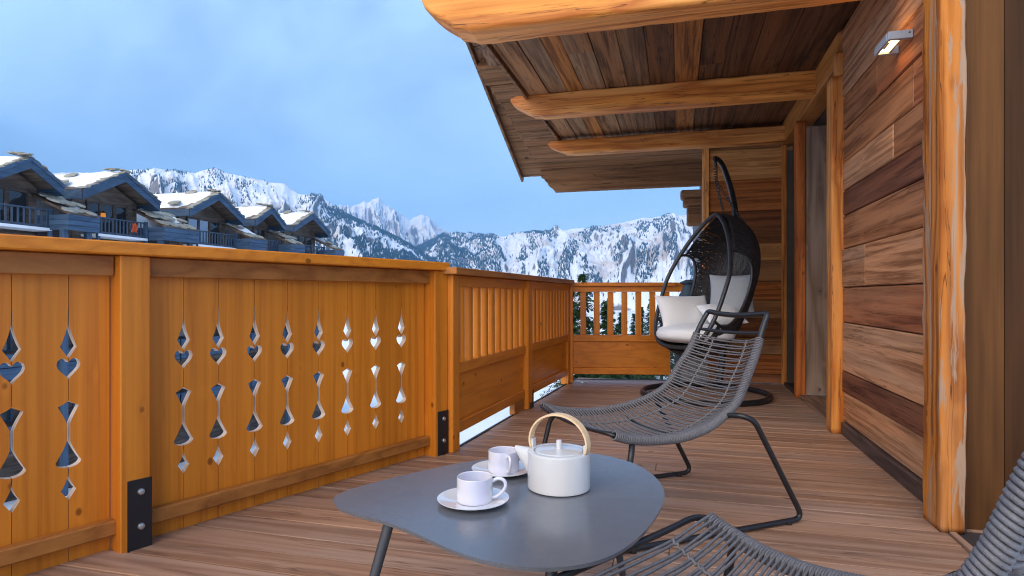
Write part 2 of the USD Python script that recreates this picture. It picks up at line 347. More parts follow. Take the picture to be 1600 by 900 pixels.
cover_fabric = plain('blue_grey_cover', (0.055, 0.095, 0.14), 0.7, bump=0.3, bscale=120, var=0.2)
cover_grey = plain('grey_cover_panel', (0.22, 0.22, 0.24), 0.7, bump=0.3, bscale=120, var=0.1)
snow_mat = mat('snow', {'geo': ('geometry', {}), 'n': ('noise_texture', {'scale': 1.4, 'detail': 6.0}), 'b': ('bump', {'strength': 0.5, 'distance': 0.08}),
                        'p': ('principled_bsdf', {'base_color': (0.86, 0.88, 0.91), 'roughness': 0.7, 'specular_ior_level': 0.2})},
               [('geo.position', 'n.vector'), ('n.fac', 'b.height'), ('b.normal', 'p.normal')], 'p.BSDF')
# ------------------------------------------------------------------ deck
deck = thing('deck', 'weathered brown timber balcony deck of boards laid across', 'deck', kind='structure')
A_D, A_N = np.array([.357, .934, 0]), np.array([.934, -.357, 0])          # slanting front railing: along, towards the deck
B0, B1 = np.array([-1.31, 3.57, 0]), np.array([-1.133, 6.57, 0])
B_D = (B1 - B0) / np.linalg.norm(B1 - B0); B_N = np.array([B_D[1], -B_D[0], 0])
C_D = np.array([.981, .194, 0]); C_N = np.array([.194, -.981, 0])       # end railing, towards the camera
C0 = np.array([-1.133, 6.6, 0])
def deck_left(y):
    a = (-2.60 + .357 * y) / .934
    b = B0[0] + (y - B0[1]) * B_D[0] / B_D[1] - 0.02
    return a if y < 3.45 else b
def extrude_at(pts, z, h):
    return move(extrude(Polygon(pts), h), (0, 0, z))
y = 0.352
while y < 6.98:
    w = 0.138
    x0 = deck_left(y + w / 2)
    if y > 6.56:
        x0 = -1.11 + 0.0
    x1 = 1.098 if y > 2.86 else 1.045
    dz = random.uniform(-0.0025, 0.0015)
    cuts = [x0, x1] if random.random() < 0.6 or y > 3.4 else [x0, random.uniform(-0.4, 0.6), x1]
    for a, b in zip(cuts[:-1], cuts[1:]):
        part('deck_board', bx((a, y, -.028), (b - .002, y + w, dz), .0022), deck_wood, deck)
    y += w + 0.007
part('underlay', extrude_at([(-2.62, .30), (1.0, .30), (1.0, 6.92), (-1.10, 6.92), (-1.12, 6.60), (-1.28, 3.60), (-1.46, 3.36)], -.06, .02), baseboard_wood, deck)  # added dark sheet, stops lit snow showing through the board gaps
part('edge_joist', frame(bx((-0.12, -0.06, -0.20), (3.12, -0.0, -0.032)), B0, B_D, B_N), edge_metal, deck)
part('edge_flashing', frame(bx((0.0, -0.022, -0.03), (3.0, -0.006, 0.008), .002), B0, B_D, B_N), edge_metal, deck)
part('edge_flashing', frame(bx((0.03, -0.26, -0.03), (1.5, -0.245, 0.006), .002), C0, C_D, C_N), edge_metal, deck)
part('joist', bx((-2.4, 0.3, -0.22), (1.0, 0.42, -0.035)), rafter_wood, deck)
part('joist', bx((-1.5, 3.4, -0.22), (1.0, 3.52, -0.035)), rafter_wood, deck)
part('joist', bx((-1.05, 6.3, -0.22), (1.0, 6.42, -0.035)), rafter_wood, deck)
s_ = thing('deck_spotlight', 'small round white spotlight let into the deck boards near the end railing', 'deck light', loc=(-1.0, 6.62, 0.003))
part('bezel', lathe([(0, -.01), (.045, -.01), (.047, .002), (.040, .005), (.036, .004)], 24), bolt_steel, s_, True)
part('lens', lathe([(0, -.005), (.0355, -.005), (.035, .005), (.0, .007)], 24), porcelain, s_, True)

# ------------------------------------------------------------------ railing A: slanted, boards with cut-outs
def kite(top, wide, bot, w):
    t = np.linspace(0, 1, 12)
    up = [(w * s ** 1.9, top + (wide - top) * s) for s in t]
    return up + [(0, bot)]
def half_shapes():
    t = np.linspace(0, np.pi, 13)
    sh = []
    sh.append([(0, .905), (.0016, .902), (.0022, .875)] + [(max(q[0], .0022), q[1]) for q in kite(.882, .768, .727, .026)[1:-1]] + [(.001, .727)])
    hx = [16 * np.sin(a) ** 3 for a in t]; hz = [13 * np.cos(a) - 5 * np.cos(2 * a) - 2 * np.cos(3 * a) - np.cos(4 * a) for a in t]
    hz = np.array(hz); hx = np.array(hx) / 16 * .0365
    z = .648 + (hz - hz.min()) / (hz.max() - hz.min()) * (.726 - .648)
    sh.append(list(zip(hx, z)))
    s = np.linspace(0, 1, 12)                                                # tulip: wide curved top, hollow sides, point below
    sh.append([(0, .576)] + [(.032 * q, .576 - .020 * q ** .7) for q in s[1:]] + [(max(.032 * (1 - q) ** 1.35, .0050), .554 - .080 * q) for q in s[1:]] + [(.0050, .462)])
    sh.append([(.0050, .463), (.0052, .452)] + [(max(.0052, .039 * q ** 1.35), .450 - .092 * q) for q in s[1:]] + [(.039 * math.cos(q * 1.5708), .358 - .022 * math.sin(q * 1.5708)) for q in s[1:]])
    sh.append([(.0016, .337), (.002, .318)] + kite(.324, .256, .220, .0235)[1:])
    return sh
HALF = half_shapes()
def cut_board(x0, x1, z0, z1, left, right, gap=.0011):
    p = sbox(x0 + gap, z0, x1 - gap, z1)
    for on, xe, sg in ((left, x0, 1), (right, x1, -1)):
        if on:
            p = p.difference(unary_union([Polygon([(xe + sg * a, b) for a, b in sh] + [(xe - sg * .02, sh[-1][1]), (xe - sg * .02, sh[0][1])]).buffer(0) for sh in HALF]))
    return p
fa = lambda m: frame(m, (0, 0, 0), A_D, A_N)
ra = thing('heart_railing', 'honey coloured balcony railing of upright boards with heart and diamond cut-outs', 'railing')
SEAMS1 = [-.02, .16, .325, .495, .659, .821, .952]
SEAMS2 = [1.062, 1.222, 1.367, 1.535, 1.701, 1.877, 2.054, 2.245, 2.435, 2.622]
for seams in (SEAMS1, SEAMS2):
    for i, (a, b) in enumerate(zip(seams[:-1], seams[1:])):
        v, f = extrude(cut_board(a, b, -.06, 1.10, i > 0, i < len(seams) - 2), .030)
        v, f = frame((v, f), A_N * -2.590, A_D, (0, 0, 1), A_N)
        fn = np.cross(v[f[:, 1]] - v[f[:, 0]], v[f[:, 2]] - v[f[:, 0]])
        face = np.abs(fn @ A_N) > .7 * np.linalg.norm(fn, axis=1)
        ctr = v[f].mean(1) @ A_D; zc_ = v[f].mean(1)[:, 2]
        face |= (np.abs(ctr - a) < .0017) | (np.abs(ctr - b) < .0017) | (zc_ > 1.05) | (zc_ < .1)
        bd = part('board', (v, f[face]), honey[2], ra)
        if (~face).any():
            part('cut_edge', (v, f[~face]), raw_edge, bd, kind='stuff')
for a, b, trim in ((-.02, .953, 0), (1.064, 2.628, 1)):
    part('top_rail', fa(bx((a, -2.56, 1.022), (b, -2.520, 1.098), .004)), brown_rail[1], ra)
    part('bottom_rail', fa(bx((a, -2.56, .062), (b + .04 * (trim == 0), -2.515, .118), .005)), brown_rail[1], ra)
part('cap_rail', fa(bx((-.06, -2.63, 1.100), (2.735, -2.452, 1.148), .005)), honey[1], ra)
for s0, s1 in ((-.14, -.03), (.956, 1.060), (2.626, 2.735)):
    po = part('post', fa(bx((s0, -2.617, -.10), (s1, -2.477, 1.0985), .004)), honey[2], ra)
    if s0 > 0:
        c = (s0 + s1) / 2 + .012
        part('steel_bracket', fa(bx((s0 + .022, -2.4765, .000), (s1 + .003, -2.4715, .262), .001)), black_plate, po)
        for bz in (.085, .215):
            part('bolt', frame(lathe([(0, 0), (.013, 0), (.013, .004), (.011, .008), (.005, .010), (0, .010)], 10), A_D * (c + .004) + A_N * -2.4715 + np.array([0, 0, bz]), A_D, (0, 0, 1), A_N), bolt_steel, po, 40)

# ------------------------------------------------------------------ railing B and C: balusters above a solid panel
def spindle(r, z0, z1, n=10):
    h = z1 - z0
    return lathe([(0, z0), (r, z0), (r, z1), (0, z1)], n)
fb = lambda m: frame(m, B0, B_D, B_N)
rb = thing('baluster_railing', 'long brown side railing with round balusters above solid panels', 'railing')
part('cap_rail', fb(bx((-.175, -.09, 1.078), (2.985, .060, 1.120), .004)), brown_rail[1], rb)
part('end_post', fb(bx((-.125, -.07, .0), (-.022, .014, 1.076), .004)), honey[2], rb)
po = part('post', fb(bx((1.362, -.07, .0), (1.478, .035, 1.076), .004)), honey[2], rb)
part('steel_bracket', fb(bx((1.484, -.03, -.01), (1.492, .042, .150), .001)), black_plate, po)
part('steel_bracket', fb(bx((1.40, .036, -.01), (1.47, .041, .05), .001)), black_plate, po)
part('end_post', fb(bx((2.885, -.07, .0), (2.975, .014, 1.076), .004)), honey[2], rb)
for a, b, nb, bk in ((-.020, 1.360, 10, .020), (1.480, 2.883, 12, .020)):
    part('top_rail', fb(bx((a, -.045, 1.005), (b, .010, 1.076), .004)), honey[1], rb)
    part('mid_rail', fb(bx((a, -.045, .468), (b, .012, .536), .004)), honey[1], rb)
    part('panel', fb(bx((a, -.040, .166), (b, -.012, .466), .003)), honey[1], rb)
    part('bottom_rail', fb(bx((a, -.045, .096), (b, .006, .166), .004)), honey[1], rb)
    for k in range(nb):
        c = a + .065 + (b - a - .13) * k / (nb - 1)
        part('baluster', fb(move(spindle(.0315, .536, 1.005), (c, -.018, 0))), honey[2], rb, 40)
part('foot_block', fb(bx((1.10, -.045, .0), (1.360, .0, .095), .004)), brown_rail[1], rb)
fc = lambda m: frame(m, C0, C_D, C_N)
rc = thing('end_railing', 'short honey coloured end railing with flat slats above a plain panel', 'railing')
part('cap_rail', fc(bx((-.08, -.08, 1.053), (1.135, .055, 1.093), .004)), honey[0], rc)
part('cap_rail', fc(bx((1.135, -.08, 1.053), (1.36, .0, 1.093), .004)), honey[0], rc)
part('corner_post', fc(bx((-.035, -.06, .0), (.032, .02, 1.052), .004)), honey[2], rc)
part('top_rail', fc(bx((.033, -.045, .992), (1.33, .012, 1.052), .004)), honey[0], rc)
part('mid_rail', fc(bx((.033, -.045, .450), (1.085, .010, .520), .004)), honey[0], rc)
part('panel', fc(bx((.033, -.035, .164), (1.085, -.010, .448), .003)), honey[0], rc)
part('bottom_rail', fc(bx((.033, -.045, .092), (1.085, .006, .163), .004)), honey[0], rc)
for c in (.145, .293, .442, .592, .743, .894, 1.045):
    part('slat', fc(bx((c - .031, -.040, .521), (c + .031, -.008, .991), .003)), honey[2], rc)

# ------------------------------------------------------------------ side wall, posts, door openings
WX = 1.10
wall = thing('side_wall', 'right hand wall of wide reclaimed boards in mixed browns and greys', 'wall')
rows = [(.088, .292, 'tan'), (.292, .435, 'plum'), (.435, .768, 'tan'), (.768, 1.006, 'red'), (1.006, 1.267, 'grey'), (1.267, 1.497, 'brown'), (1.497, 1.668, 'plum'),
        (1.668, 1.861, 'tan'), (1.861, 2.085, 'brown'), (2.085, 2.31, 'brown'), (2.31, 2.55, 'grey'), (2.55, 2.775, 'brown')]
joints = {7: (3.62, 'brown'), 2: None, 9: (3.9, 'red'), 11: (3.5, 'plum'), 4: (4.1, 'tan'), 8: (3.35, 'red')}
for i, (z0, z1, kind) in enumerate(rows):
    pr = random.uniform(-.006, .004)
    j = joints.get(i)
    seg = [(2.99, 4.63, kind)] if not j else [(2.99, j[0] - .0015, j[1]), (j[0] + .0015, 4.63, kind)]
    for a, b, k in seg:
        part('board', bx((WX + pr + random.uniform(-.002, .002), a, z0 + .003), (WX + .03, b, z1 - .003), .006), R[k], wall)
part('baseboard', bx((WX - .016, 3.0, .001), (WX + .03, 4.62, .086), .004), baseboard_wood, wall)
part('backing', bx((WX + .032, 2.99, -.1), (WX + .3, 4.70, 2.79), .002), baseboard_wood, wall)
def rough(lo, hi, amp=.006, n=40, axis=2, seed=0, rad=.02, k=6):
    """hand-hewn timber: rounded section with waving faces"""
    lo, hi = np.array(lo, float), np.array(hi, float)
    c, h = (lo + hi) / 2, (hi - lo) / 2
    a, b = [i for i in range(3) if i != axis]
    sec = []
    for cx, cy, t0 in ((1, 1, 0), (-1, 1, 90), (-1, -1, 180), (1, -1, 270)):
        for q in range(k):
            t = math.radians(t0 + 90 * q / (k - 1))
            sec.append((cx * (h[a] - rad) + rad * math.cos(t), cy * (h[b] - rad) + rad * math.sin(t)))
    sec = np.array(sec)
    m = len(sec)
    P = np.zeros((n, m, 3))
    for i, s in enumerate(np.linspace(lo[axis], hi[axis], n)):
        P[i, :, a] = c[a] + sec[:, 0]; P[i, :, b] = c[b] + sec[:, 1]; P[i, :, axis] = s
    q = P.copy(); q[..., axis] *= .35
    dsp = (meshkit.fbm(q * 14 + seed * 7.1, 4, seed) - .5) * 2 * amp
    nrm = np.zeros_like(P); nrm[:, :, a] = sec[:, 0] / h[a]; nrm[:, :, b] = sec[:, 1] / h[b]
    P += nrm * dsp[..., None]
    v = P.reshape(-1, 3); f = []
    j = np.arange(m); j2 = (j + 1) % m
    for i in range(n - 1):
        A, Bq = i * m, (i + 1) * m
        f.append(np.stack([A + j, A + j2, Bq + j2], 1)); f.append(np.stack([A + j, Bq + j2, Bq + j], 1))
    e0, e1 = c.copy(), c.copy(); e0[axis] = lo[axis]; e1[axis] = hi[axis]
    v = np.vstack([v, e0, e1]); E = (n - 1) * m
    f.append(np.stack([np.full(m, n * m), j2, j], 1)); f.append(np.stack([np.full(m, n * m + 1), E + j, E + j2], 1))
    f = np.vstack(f)
    t = trimesh.Trimesh(v, f, process=False)
    if t.volume < 0:
        f = f[:, ::-1]
    return v, f
single('corner_post', rough((1.018, 2.803, 0), (1.110, 2.985, 2.80), .008, 110, 2, 3, .010), post_wood, 'thick hand-hewn post streaked orange and grey at the wall corner', 'post', smooth=True)
single('door_post', rough((1.028, 4.625, 0), (1.12, 4.775, 2.46), .003, 60, 2, 5, .012), log_wood[2], 'slim honey coloured post where the reclaimed board wall ends', 'post', smooth=True)
single('post_block', rough((1.052, 4.60, 2.462), (1.12, 4.70, 2.62), .002, 10, 2, 6, .008), log_wood[2], 'short honey wood block set on top of the slim post', 'block', smooth=True)
single('wall_beam', rough((1.075, 4.66, 2.565), (1.25, 7.10, 2.80), .006, 60, 1, 7, .015), brown_rail[1], 'long dark timber beam above the far door openings', 'beam', smooth=True)
single('door_pillar', rough((1.068, 6.14, 0.0), (1.15, 6.27, 2.57), .003, 60, 2, 8, .012), red_pillar_wood, 'reddish orange pillar between the two far door openings', 'post', smooth=True)
door = thing('door_recess', 'door recess lined with a pale knotty panel, behind the slim post', 'doorway')
part('side_panel', bx((1.152, 6.16, .03), (1.60, 6.20, 2.52), .003), reveal_wood, door)
part('sill', bx((1.092, 4.78, -.02), (1.60, 6.138, .030), .004), sill_wood, door)
part('door_leaf', bx((1.56, 4.72, .03), (1.60, 6.158, 2.52), .003), grey_panel, door)
part('head', bx((1.252, 4.70, 2.522), (1.62, 6.3, 2.70), .003), threshold_dark, door)
door2 = thing('far_door', 'dark grey door frame in the far corner beside the end wall', 'doorway')
part('side_panel', bx((1.13, 7.03, .03), (1.60, 7.07, 2.50), .003), grey_panel, door2)
part('sill', bx((1.10, 6.275, -.02), (1.60, 7.028, .028), .004), threshold_dark, door2)
part('door_leaf', bx((1.36, 6.275, .03), (1.40, 7.028, 2.50), .003), grey_panel, door2)
part('corner_trim', bx((1.085, 7.02, .0), (1.128, 7.09, 2.56), .003), log_wood[2], door2)
pan = thing('dark_panel', 'dark brown stained panel of upright boards right of the thick post', 'wall panel')
for k, (a, b) in enumerate(((1.112, 1.262), (1.262, 1.412), (1.412, 1.565), (1.565, 1.72), (1.72, 1.90), (1.90, 2.10))):
    part('board', bx((a + .0008, 2.86 - random.uniform(0, .001), .003), (b - .0008, 2.90, 2.79), .0015), dark_wood, pan)
th = thing('door_threshold', 'low dark door threshold with a wooden edge strip below the dark panel', 'threshold')
part('slab', bx((1.075, 1.6, -.03), (2.1, 2.857, -.003), .003), threshold_dark, th)
part('edge_strip', bx((1.048, 1.6, -.03), (1.073, 2.80, .010), .004), sill_wood, th)
part('strip', bx((1.128, 2.848, -.004), (2.1, 2.858, .006), .001), sill_wood, th)

# end wall
ew = thing('end_wall', 'end wall of wide orange brown boards behind the hanging chair', 'wall')
zs = [.0, .10, .31, .49, .70, .90, 1.10, 1.33, 1.52, 1.88, 2.22, 2.56, 2.78]
kd = ['plum', 'red', 'brown', 'plum', 'brown', 'red', 'brown', 'tan', 'plum', 'red', 'tan', 'brown']
for z0, z1, k in zip(zs[:-1], zs[1:], kd):
    part('board', bx((.345, 7.10 + random.uniform(0, .004), z0 + .002), (1.20, 7.14, z1 - .002), .004), B[k], ew)
part('corner_trim', bx((.272, 7.075, .0), (.343, 7.16, 2.60), .004), log_wood[2], ew)
part('backing', bx((.30, 7.165, -.3), (2.2, 7.30, 2.79), .003), baseboard_wood, ew)
part('return_wall', bx((.29, 7.162, -.3), (.335, 12.0, 2.40), .003), baseboard_wood, ew)

# ------------------------------------------------------------------ ceiling, beams, roof overhang
CZ = 2.765
ceil = thing('board_ceiling', 'dark reclaimed board ceiling under the roof above the balcony', 'ceiling')
xs = [-1.30, -1.11, -.94, -.80, -.60, -.41, -.22, -.02, .17, .36, .56, .78, 1.08]
mk = [0, 0, 2, 0, 0, 0, 1, 2, 1, 1, 1, 1]  # right-hand boards darker: darker stain plus occlusion shade put into the colour
for a, b, k in zip(xs[:-1], xs[1:], mk):
    ys = [3.36, random.uniform(3.5, 5.4), 7.10] if random.random() < .4 else [3.36, 7.10]
    for y0, y1 in zip(ys[:-1], ys[1:]):
        dz = random.uniform(0, .012)
        part('board', bx((a + .002, y0 + .001, CZ + dz), (b - .002, y1 - .001, CZ + .03), .003), soffit_wood[k], ceil)
part('edge_board', bx((-1.330, 3.36, CZ - .035), (-1.303, 7.12, CZ + .10), .003), eave_wood, ceil)
part('cover', bx((-1.302, 3.35, CZ + .032), (1.6, 7.3, CZ + .07), .003), rafter_wood, ceil)

def beam(x0, x1, yc, z0, z1, wy, seed, amp=.011):
    """squared log along x with a hand-carved end at x0"""
    n, k = 90, 7
    rad = .020 * (z1 - z0) / .2
    t = np.concatenate([np.linspace(0, .5, 46), np.linspace(.54, x1 - x0, n - 46)])
    rings = []
    for s in t:
        if s < .30:
            q = s / .30
            lift = (z1 - z0) * (.66 * (1 - q) ** 1.5 if s < .19 else .66 * (1 - .19 / .30) ** 1.5 * (1 - ((s - .19) / .11)) ** .5 * 0.55)
        else:
            lift = 0.0
        if s < .02:
            lift += (z1 - z0) * .10 * (1 - s / .02)
        zb, top = z0 + lift, z1 - (.02 * max(0, 1 - s / .05))
        h, w = (top - zb) / 2, wy / 2
        r = min(rad, h * .9, w * .9)
        sec = []
        for cx, cy, t0 in ((1, 1, 0), (-1, 1, 90), (-1, -1, 180), (1, -1, 270)):
            for e in range(k):
                th_ = math.radians(t0 + 90 * e / (k - 1))
                sec.append((x0 + s, yc + cx * (w - r) + r * math.cos(th_), (zb + top) / 2 + cy * (h - r) + r * math.sin(th_)))
        rings.append(sec)
    P = np.array(rings)
    q = P.copy(); q[..., 0] *= .28
    d = (meshkit.fbm(q * 11 + seed * 3.3, 4, seed) - .5) * 2 * amp
    cen = P.mean(1, keepdims=True); nr = P - cen; nr /= np.linalg.norm(nr, axis=2, keepdims=True)
    P = P + nr * d[..., None]
    m = P.shape[1]; n = len(t)
    v = P.reshape(-1, 3); f = []
    j = np.arange(m); j2 = (j + 1) % m
    for i in range(n - 1):
        A, Bq = i * m, (i + 1) * m
        f.append(np.stack([A + j, A + j2, Bq + j2], 1)); f.append(np.stack([A + j, Bq + j2, Bq + j], 1))
    v = np.vstack([v, P[0].mean(0), P[-1].mean(0)]); E = (n - 1) * m
    f.append(np.stack([np.full(m, n * m), j2, j], 1)); f.append(np.stack([np.full(m, n * m + 1), E + j, E + j2], 1))
    f = np.vstack(f)
    if trimesh.Trimesh(v, f, process=False).volume < 0:
        f = f[:, ::-1]
    return v, f
single('roof_beam', beam(-1.47, 1.10, 3.46, 2.492, 2.775, .23, 1, .013), log_wood[0], 'thickest honey log beam with carved end, nearest and cut by the picture top', 'beam', 'carved log beams under the ceiling', smooth=60)
single('roof_beam', beam(-1.47, 1.09, 5.44, 2.575, 2.772, .17, 2, .008), log_wood[0], 'middle honey log beam, carved end over the side railing, below the board ceiling', 'beam', 'carved log beams under the ceiling', smooth=60)
single('roof_beam', beam(-1.43, 1.09, 6.90, 2.560, 2.722, .15, 3, .008), log_wood[0], 'farthest and slimmest honey log beam, next to the end wall', 'beam', 'carved log beams under the ceiling', smooth=60)

# roof overhang beyond the ceiling: sloping down away from the house, its underside boarded
roof = thing('roof_overhang', 'grey brown roof overhang sloping down beyond the ceiling with stepped board ends', 'roof')
P0, P1 = np.array([5.30, 3.66]), np.array([7.95, 2.50])                  # (y, z) of the underside along the slope
sl = (P1 - P0) / np.linalg.norm(P1 - P0); nn = np.array([-sl[1], sl[0]])   # nn points up
def slope_box(x0, x1, s0, s1, h0, h1, ch=.003):
    v, f = bx((x0, s0, h0), (x1, s1, h1), ch)
    return np.stack([v[:, 0], P0[0] + sl[0] * v[:, 1] + nn[0] * v[:, 2], P0[1] + sl[1] * v[:, 1] + nn[1] * v[:, 2]], 1), f
LEN = float(np.linalg.norm(P1 - P0))
part('roof_deck', slope_box(-2.02, 4.0, -2.6, LEN + .05, .09, .14), eave_wood, roof)
part('verge_board', slope_box(-2.045, -2.015, -2.6, LEN + .06, .02, .17), rafter_wood, roof)
part('rafter', slope_box(-1.86, -1.76, -2.6, .72, -.09, .088), rafter_wood, roof)
part('rafter', slope_box(-1.58, -1.50, -2.6, .72, -.07, .088), rafter_wood, roof)
for k in range(14):
    s = -2.0 + k * .20
    part('roof_batten', slope_box(-2.01, -1.0, s + .004, s + .196, .075, .0885), rafter_wood, roof)
steps = [(.78, 1.06, -1.99), (1.06, 1.33, -1.93), (1.33, 1.60, -1.88), (1.60, 1.86, -1.84), (1.86, 2.14, -1.80), (2.14, 2.46, -1.76)]
for i, (a, b, x) in enumerate(steps):
    part('eave_board', slope_box(x, 4.0, a + .003, b - .003, -.03 - .004 * (i % 2), .074, .008), eave_wood, roof)
    part('board_end', slope_box(x - .025, x - .002, a + .02, b - .12, -.015, .07, .008), eave_wood, roof)
e0 = P0 + sl * 2.50
prof = Polygon([(-1.74, 0.14), (-1.74, .02), (-1.70, .012), (-1.69, -.03), (-1.655, -.055), (-1.64, -.10), (-1.585, -.135), (-1.56, -.175), (4.0, -.175), (4.0, .14)])
v, f = extrude(prof, .12)
part('eave_beam', (np.stack([v[:, 0], 7.88 + v[:, 2], 2.50 + v[:, 1]], 1), f[:, ::-1]), eave_wood, roof)
br = thing('roof_bracket', 'small moulded timber bracket beyond the end wall under the eave', 'bracket')
for k, (x0, z0, z1) in enumerate(((.04, 2.20, 2.30), (.07, 2.10, 2.198), (.12, 1.86, 2.098))):
    part('block', bx((x0, 8.05 + .01 * k, z0), (.40, 8.35, z1), .02), eave_wood, br)

# ------------------------------------------------------------------ wall lamp
lampm = mat('warm_lamp_glow', {'e': ('emission', {'color': (1.0, 0.56, 0.20), 'strength': 3.5})}, [], 'e.emission')
wl = thing('wall_lamp', 'small grey metal wall lamp with a warm glowing slot on the board wall', 'lamp')
LY0, LY1 = 3.335, 3.555
part('near_arm', bx((.992, LY0, 2.196), (1.099, LY0 + .022, 2.236), .002), lamp_metal, wl)
part('far_arm', bx((.992, LY1 - .022, 2.196), (1.099, LY1, 2.236), .002), lamp_metal, wl)
part('front_bar', bx((.990, LY0 + .0225, 2.196), (1.004, LY1 - .0225, 2.236), .002), lamp_metal, wl)
part('inner_bar', bx((1.052, LY0 + .0225, 2.200), (1.060, LY1 - .0225, 2.232), .002), lamp_metal, wl)
part('glow_panel', bx((1.0045, LY0 + .023, 2.208), (1.0515, LY1 - .023, 2.224), .001), lampm, wl)
part('driver_strip', bx((1.008, LY0 + .06, 2.2005), (1.018, LY0 + .14, 2.2075), .001), lamp_metal, wl)
part('screw', frame(lathe([(0, 0), (.004, 0), (.004, .0015), (0, .002)], 10), (1.083, LY0 - .0002, 2.222), (1, 0, 0), (0, 0, 1), (0, -1, 0)), black_metal, wl, True)

# ------------------------------------------------------------------ coffee table and tea things
TZ = .45
def unpix(u, v, z):
    d = FWD + RGT * (u - 800) / 950 + UPV * (462 - v) / 950
    return EYEP + d * ((z - EYE) / d[2])
tb = thing('coffee_table', 'low slate grey metal table with a rounded triangular top', 'table')
outline = [(-.823, 1.349), (-.80, 1.44), (-.715, 1.59), (-.62, 1.72), (-.50, 1.83), (-.38, 1.905), (-.26, 1.925), (-.15, 1.87), (-.065, 1.74), (-.031, 1.59), (-.045, 1.42), (-.091, 1.244), (-.15, 1.145), (-.248, 1.091), (-.37, 1.10), (-.511, 1.170), (-.66, 1.238), (-.78, 1.285)]
oc = spline([(a, b, 0) for a, b in outline], 140, True)[:, :2]
top = Polygon(oc).buffer(0)
tv, tf = extrude(top, .009)
rimc = np.array(top.centroid.coords[0])
lo = tv[:, 2] < .001
tv[lo, :2] = rimc + (tv[lo, :2] - rimc) * .994
part('table_top', move((tv, tf), (0, 0, TZ - .009)), table_metal, tb, 30)
part('under_frame', move(extrude(top.buffer(-.13), .018), (0, 0, TZ - .0275)), leg_metal, tb, 30)
for (ax, ay), (bx_, by_) in (((-.628, 1.255), (-.715, 1.150)), ((-.235, 1.165), (-.235, 1.02)), ((-.20, 1.74), (-.14, 1.86))):
    part('leg', tube([(ax, ay, TZ - .010), (ax * .5 + bx_ * .5, ay * .5 + by_ * .5, TZ / 2), (bx_, by_, .004)], [.0125, .011, .0085], 14), leg_metal, tb, 40)

pot = thing('teapot', 'white porcelain teapot with a bent pale wood handle on the grey table', 'teapot', loc=(-.297, 1.560, TZ + .0005), rz=math.radians(165))
PR, PH = .0815, .098
part('body', lathe([(0, 0), (PR - .006, 0), (PR - .001, .003), (PR, .009), (PR, PH - .006), (PR - .0015, PH - .0015), (PR - .005, PH), (.066, PH), (.064, PH - .003), (.0635, PH - .008), (0, PH - .008)], 72), porcelain, pot, 40)
lid = part('lid', lathe([(0, PH - .0075), (.0615, PH - .0075), (.062, PH - .002), (.060, PH + .0005), (.03, PH + .003), (0, PH + .0038)], 64), porcelain, pot, 40)
part('knob', lathe([(0, PH + .002), (.0072, PH + .002), (.0072, PH + .024), (.006, PH + .026), (0, PH + .0265)], 24), porcelain, lid, 40)
sp = []
for t in np.linspace(0, 1, 14):
    c = np.array([PR * .78 + t * .066, 0, .046 + .042 * t])
    r1, r2 = .030 * (1 - t) ** 1.1 + .0075, .042 * (1 - t) + .0065
    a = np.linspace(0, 2 * np.pi, 20, endpoint=False)
    n_ = np.array([1, 0, 0]); up_ = np.array([-.10, 0, 1.0])
    sp.append(c + np.cos(a)[:, None] * r1 * np.array([0, 1, 0]) + np.sin(a)[:, None] * r2 * up_)
inner = [sp[-1] * .0 + sp[-1].mean(0) + (sp[-1] - sp[-1].mean(0)) * .7, sp[-3].mean(0) + (sp[-1] - sp[-1].mean(0)) * .6]
P = np.array(sp + inner); P = np.concatenate([P, P[:, :1]], 1)
gv, gf = grid_mesh(P)
part('spout', (gv, gf[:, ::-1]), porcelain, pot, 50)
hp = []
for a in np.linspace(-.32, np.pi + .32, 40):
    hp.append((PR * 1.0 * math.cos(a), PH + .020 + .072 * math.sin(a) if math.sin(a) > 0 else PH + .020 + .06 * math.sin(a)))
hp = np.array(hp)
tng = np.gradient(hp, axis=0); tng /= np.linalg.norm(tng, axis=1, keepdims=True); nrm_ = np.stack([tng[:, 1], -tng[:, 0]], 1)
ring = []
for (x, z), (nx, nz) in zip(hp, nrm_):
    ring.append([(x + nx * o, y, z + nz * o) for o, y in ((.003, -.011), (.003, .011), (.002, .0125), (-.002, .0125), (-.003, .011), (-.003, -.011), (-.002, -.0125), (.002, -.0125), (.003, -.011))])
gv, gf = grid_mesh(np.array(ring))
part('handle', (gv, gf), bent_wood, pot, 50)
for s in (-1, 1):
    part('lug', bx((s * (PR - .0065) - .0028, -.009, PH - .008), (s * (PR - .0065) + .0028, .009, PH + .022), .002), porcelain, pot)

def cup(loc, rz, label):
    c = thing('coffee_cup', label, 'cup', 'cups on the coffee table', loc=loc, rz=rz)
    r, h = .0435, .060
    part('body', lathe([(0, 0), (r - .006, 0), (r - .001, .002), (r, .008), (r, h - .002), (r - .0012, h), (r - .0030, h - .002), (r - .0035, .012), (r - .010, .005), (0, .004)], 56), pearl, c, 40)
    hpth = spline([(r - .002, 0, h * .80), (r + .012, 0, h * .93), (r + .028, 0, h * .86), (r + .031, 0, h * .62), (r + .020, 0, h * .36), (r + .006, 0, h * .20), (r - .002, 0, h * .17)], 26)
    part('handle', tube(hpth, .0042, 10), pearl, c, True)
    return c
def saucer(loc, label):
    s = thing('saucer', label, 'saucer', 'saucers on the coffee table', loc=loc)
    part('dish', lathe([(0, .0015), (.034, .0015), (.037, .0), (.041, .001), (.066, .007), (.086, .0115), (.0868, .0132), (.085, .0136), (.064, .0098), (.042, .0055), (.036, .0045), (0, .0045)], 64), pearl, s, 40)
s1, s2 = (-.475, 1.392), (-.478, 1.655)
saucer((*s1, TZ + .0005), 'pearly white saucer under the cup in front of the teapot')
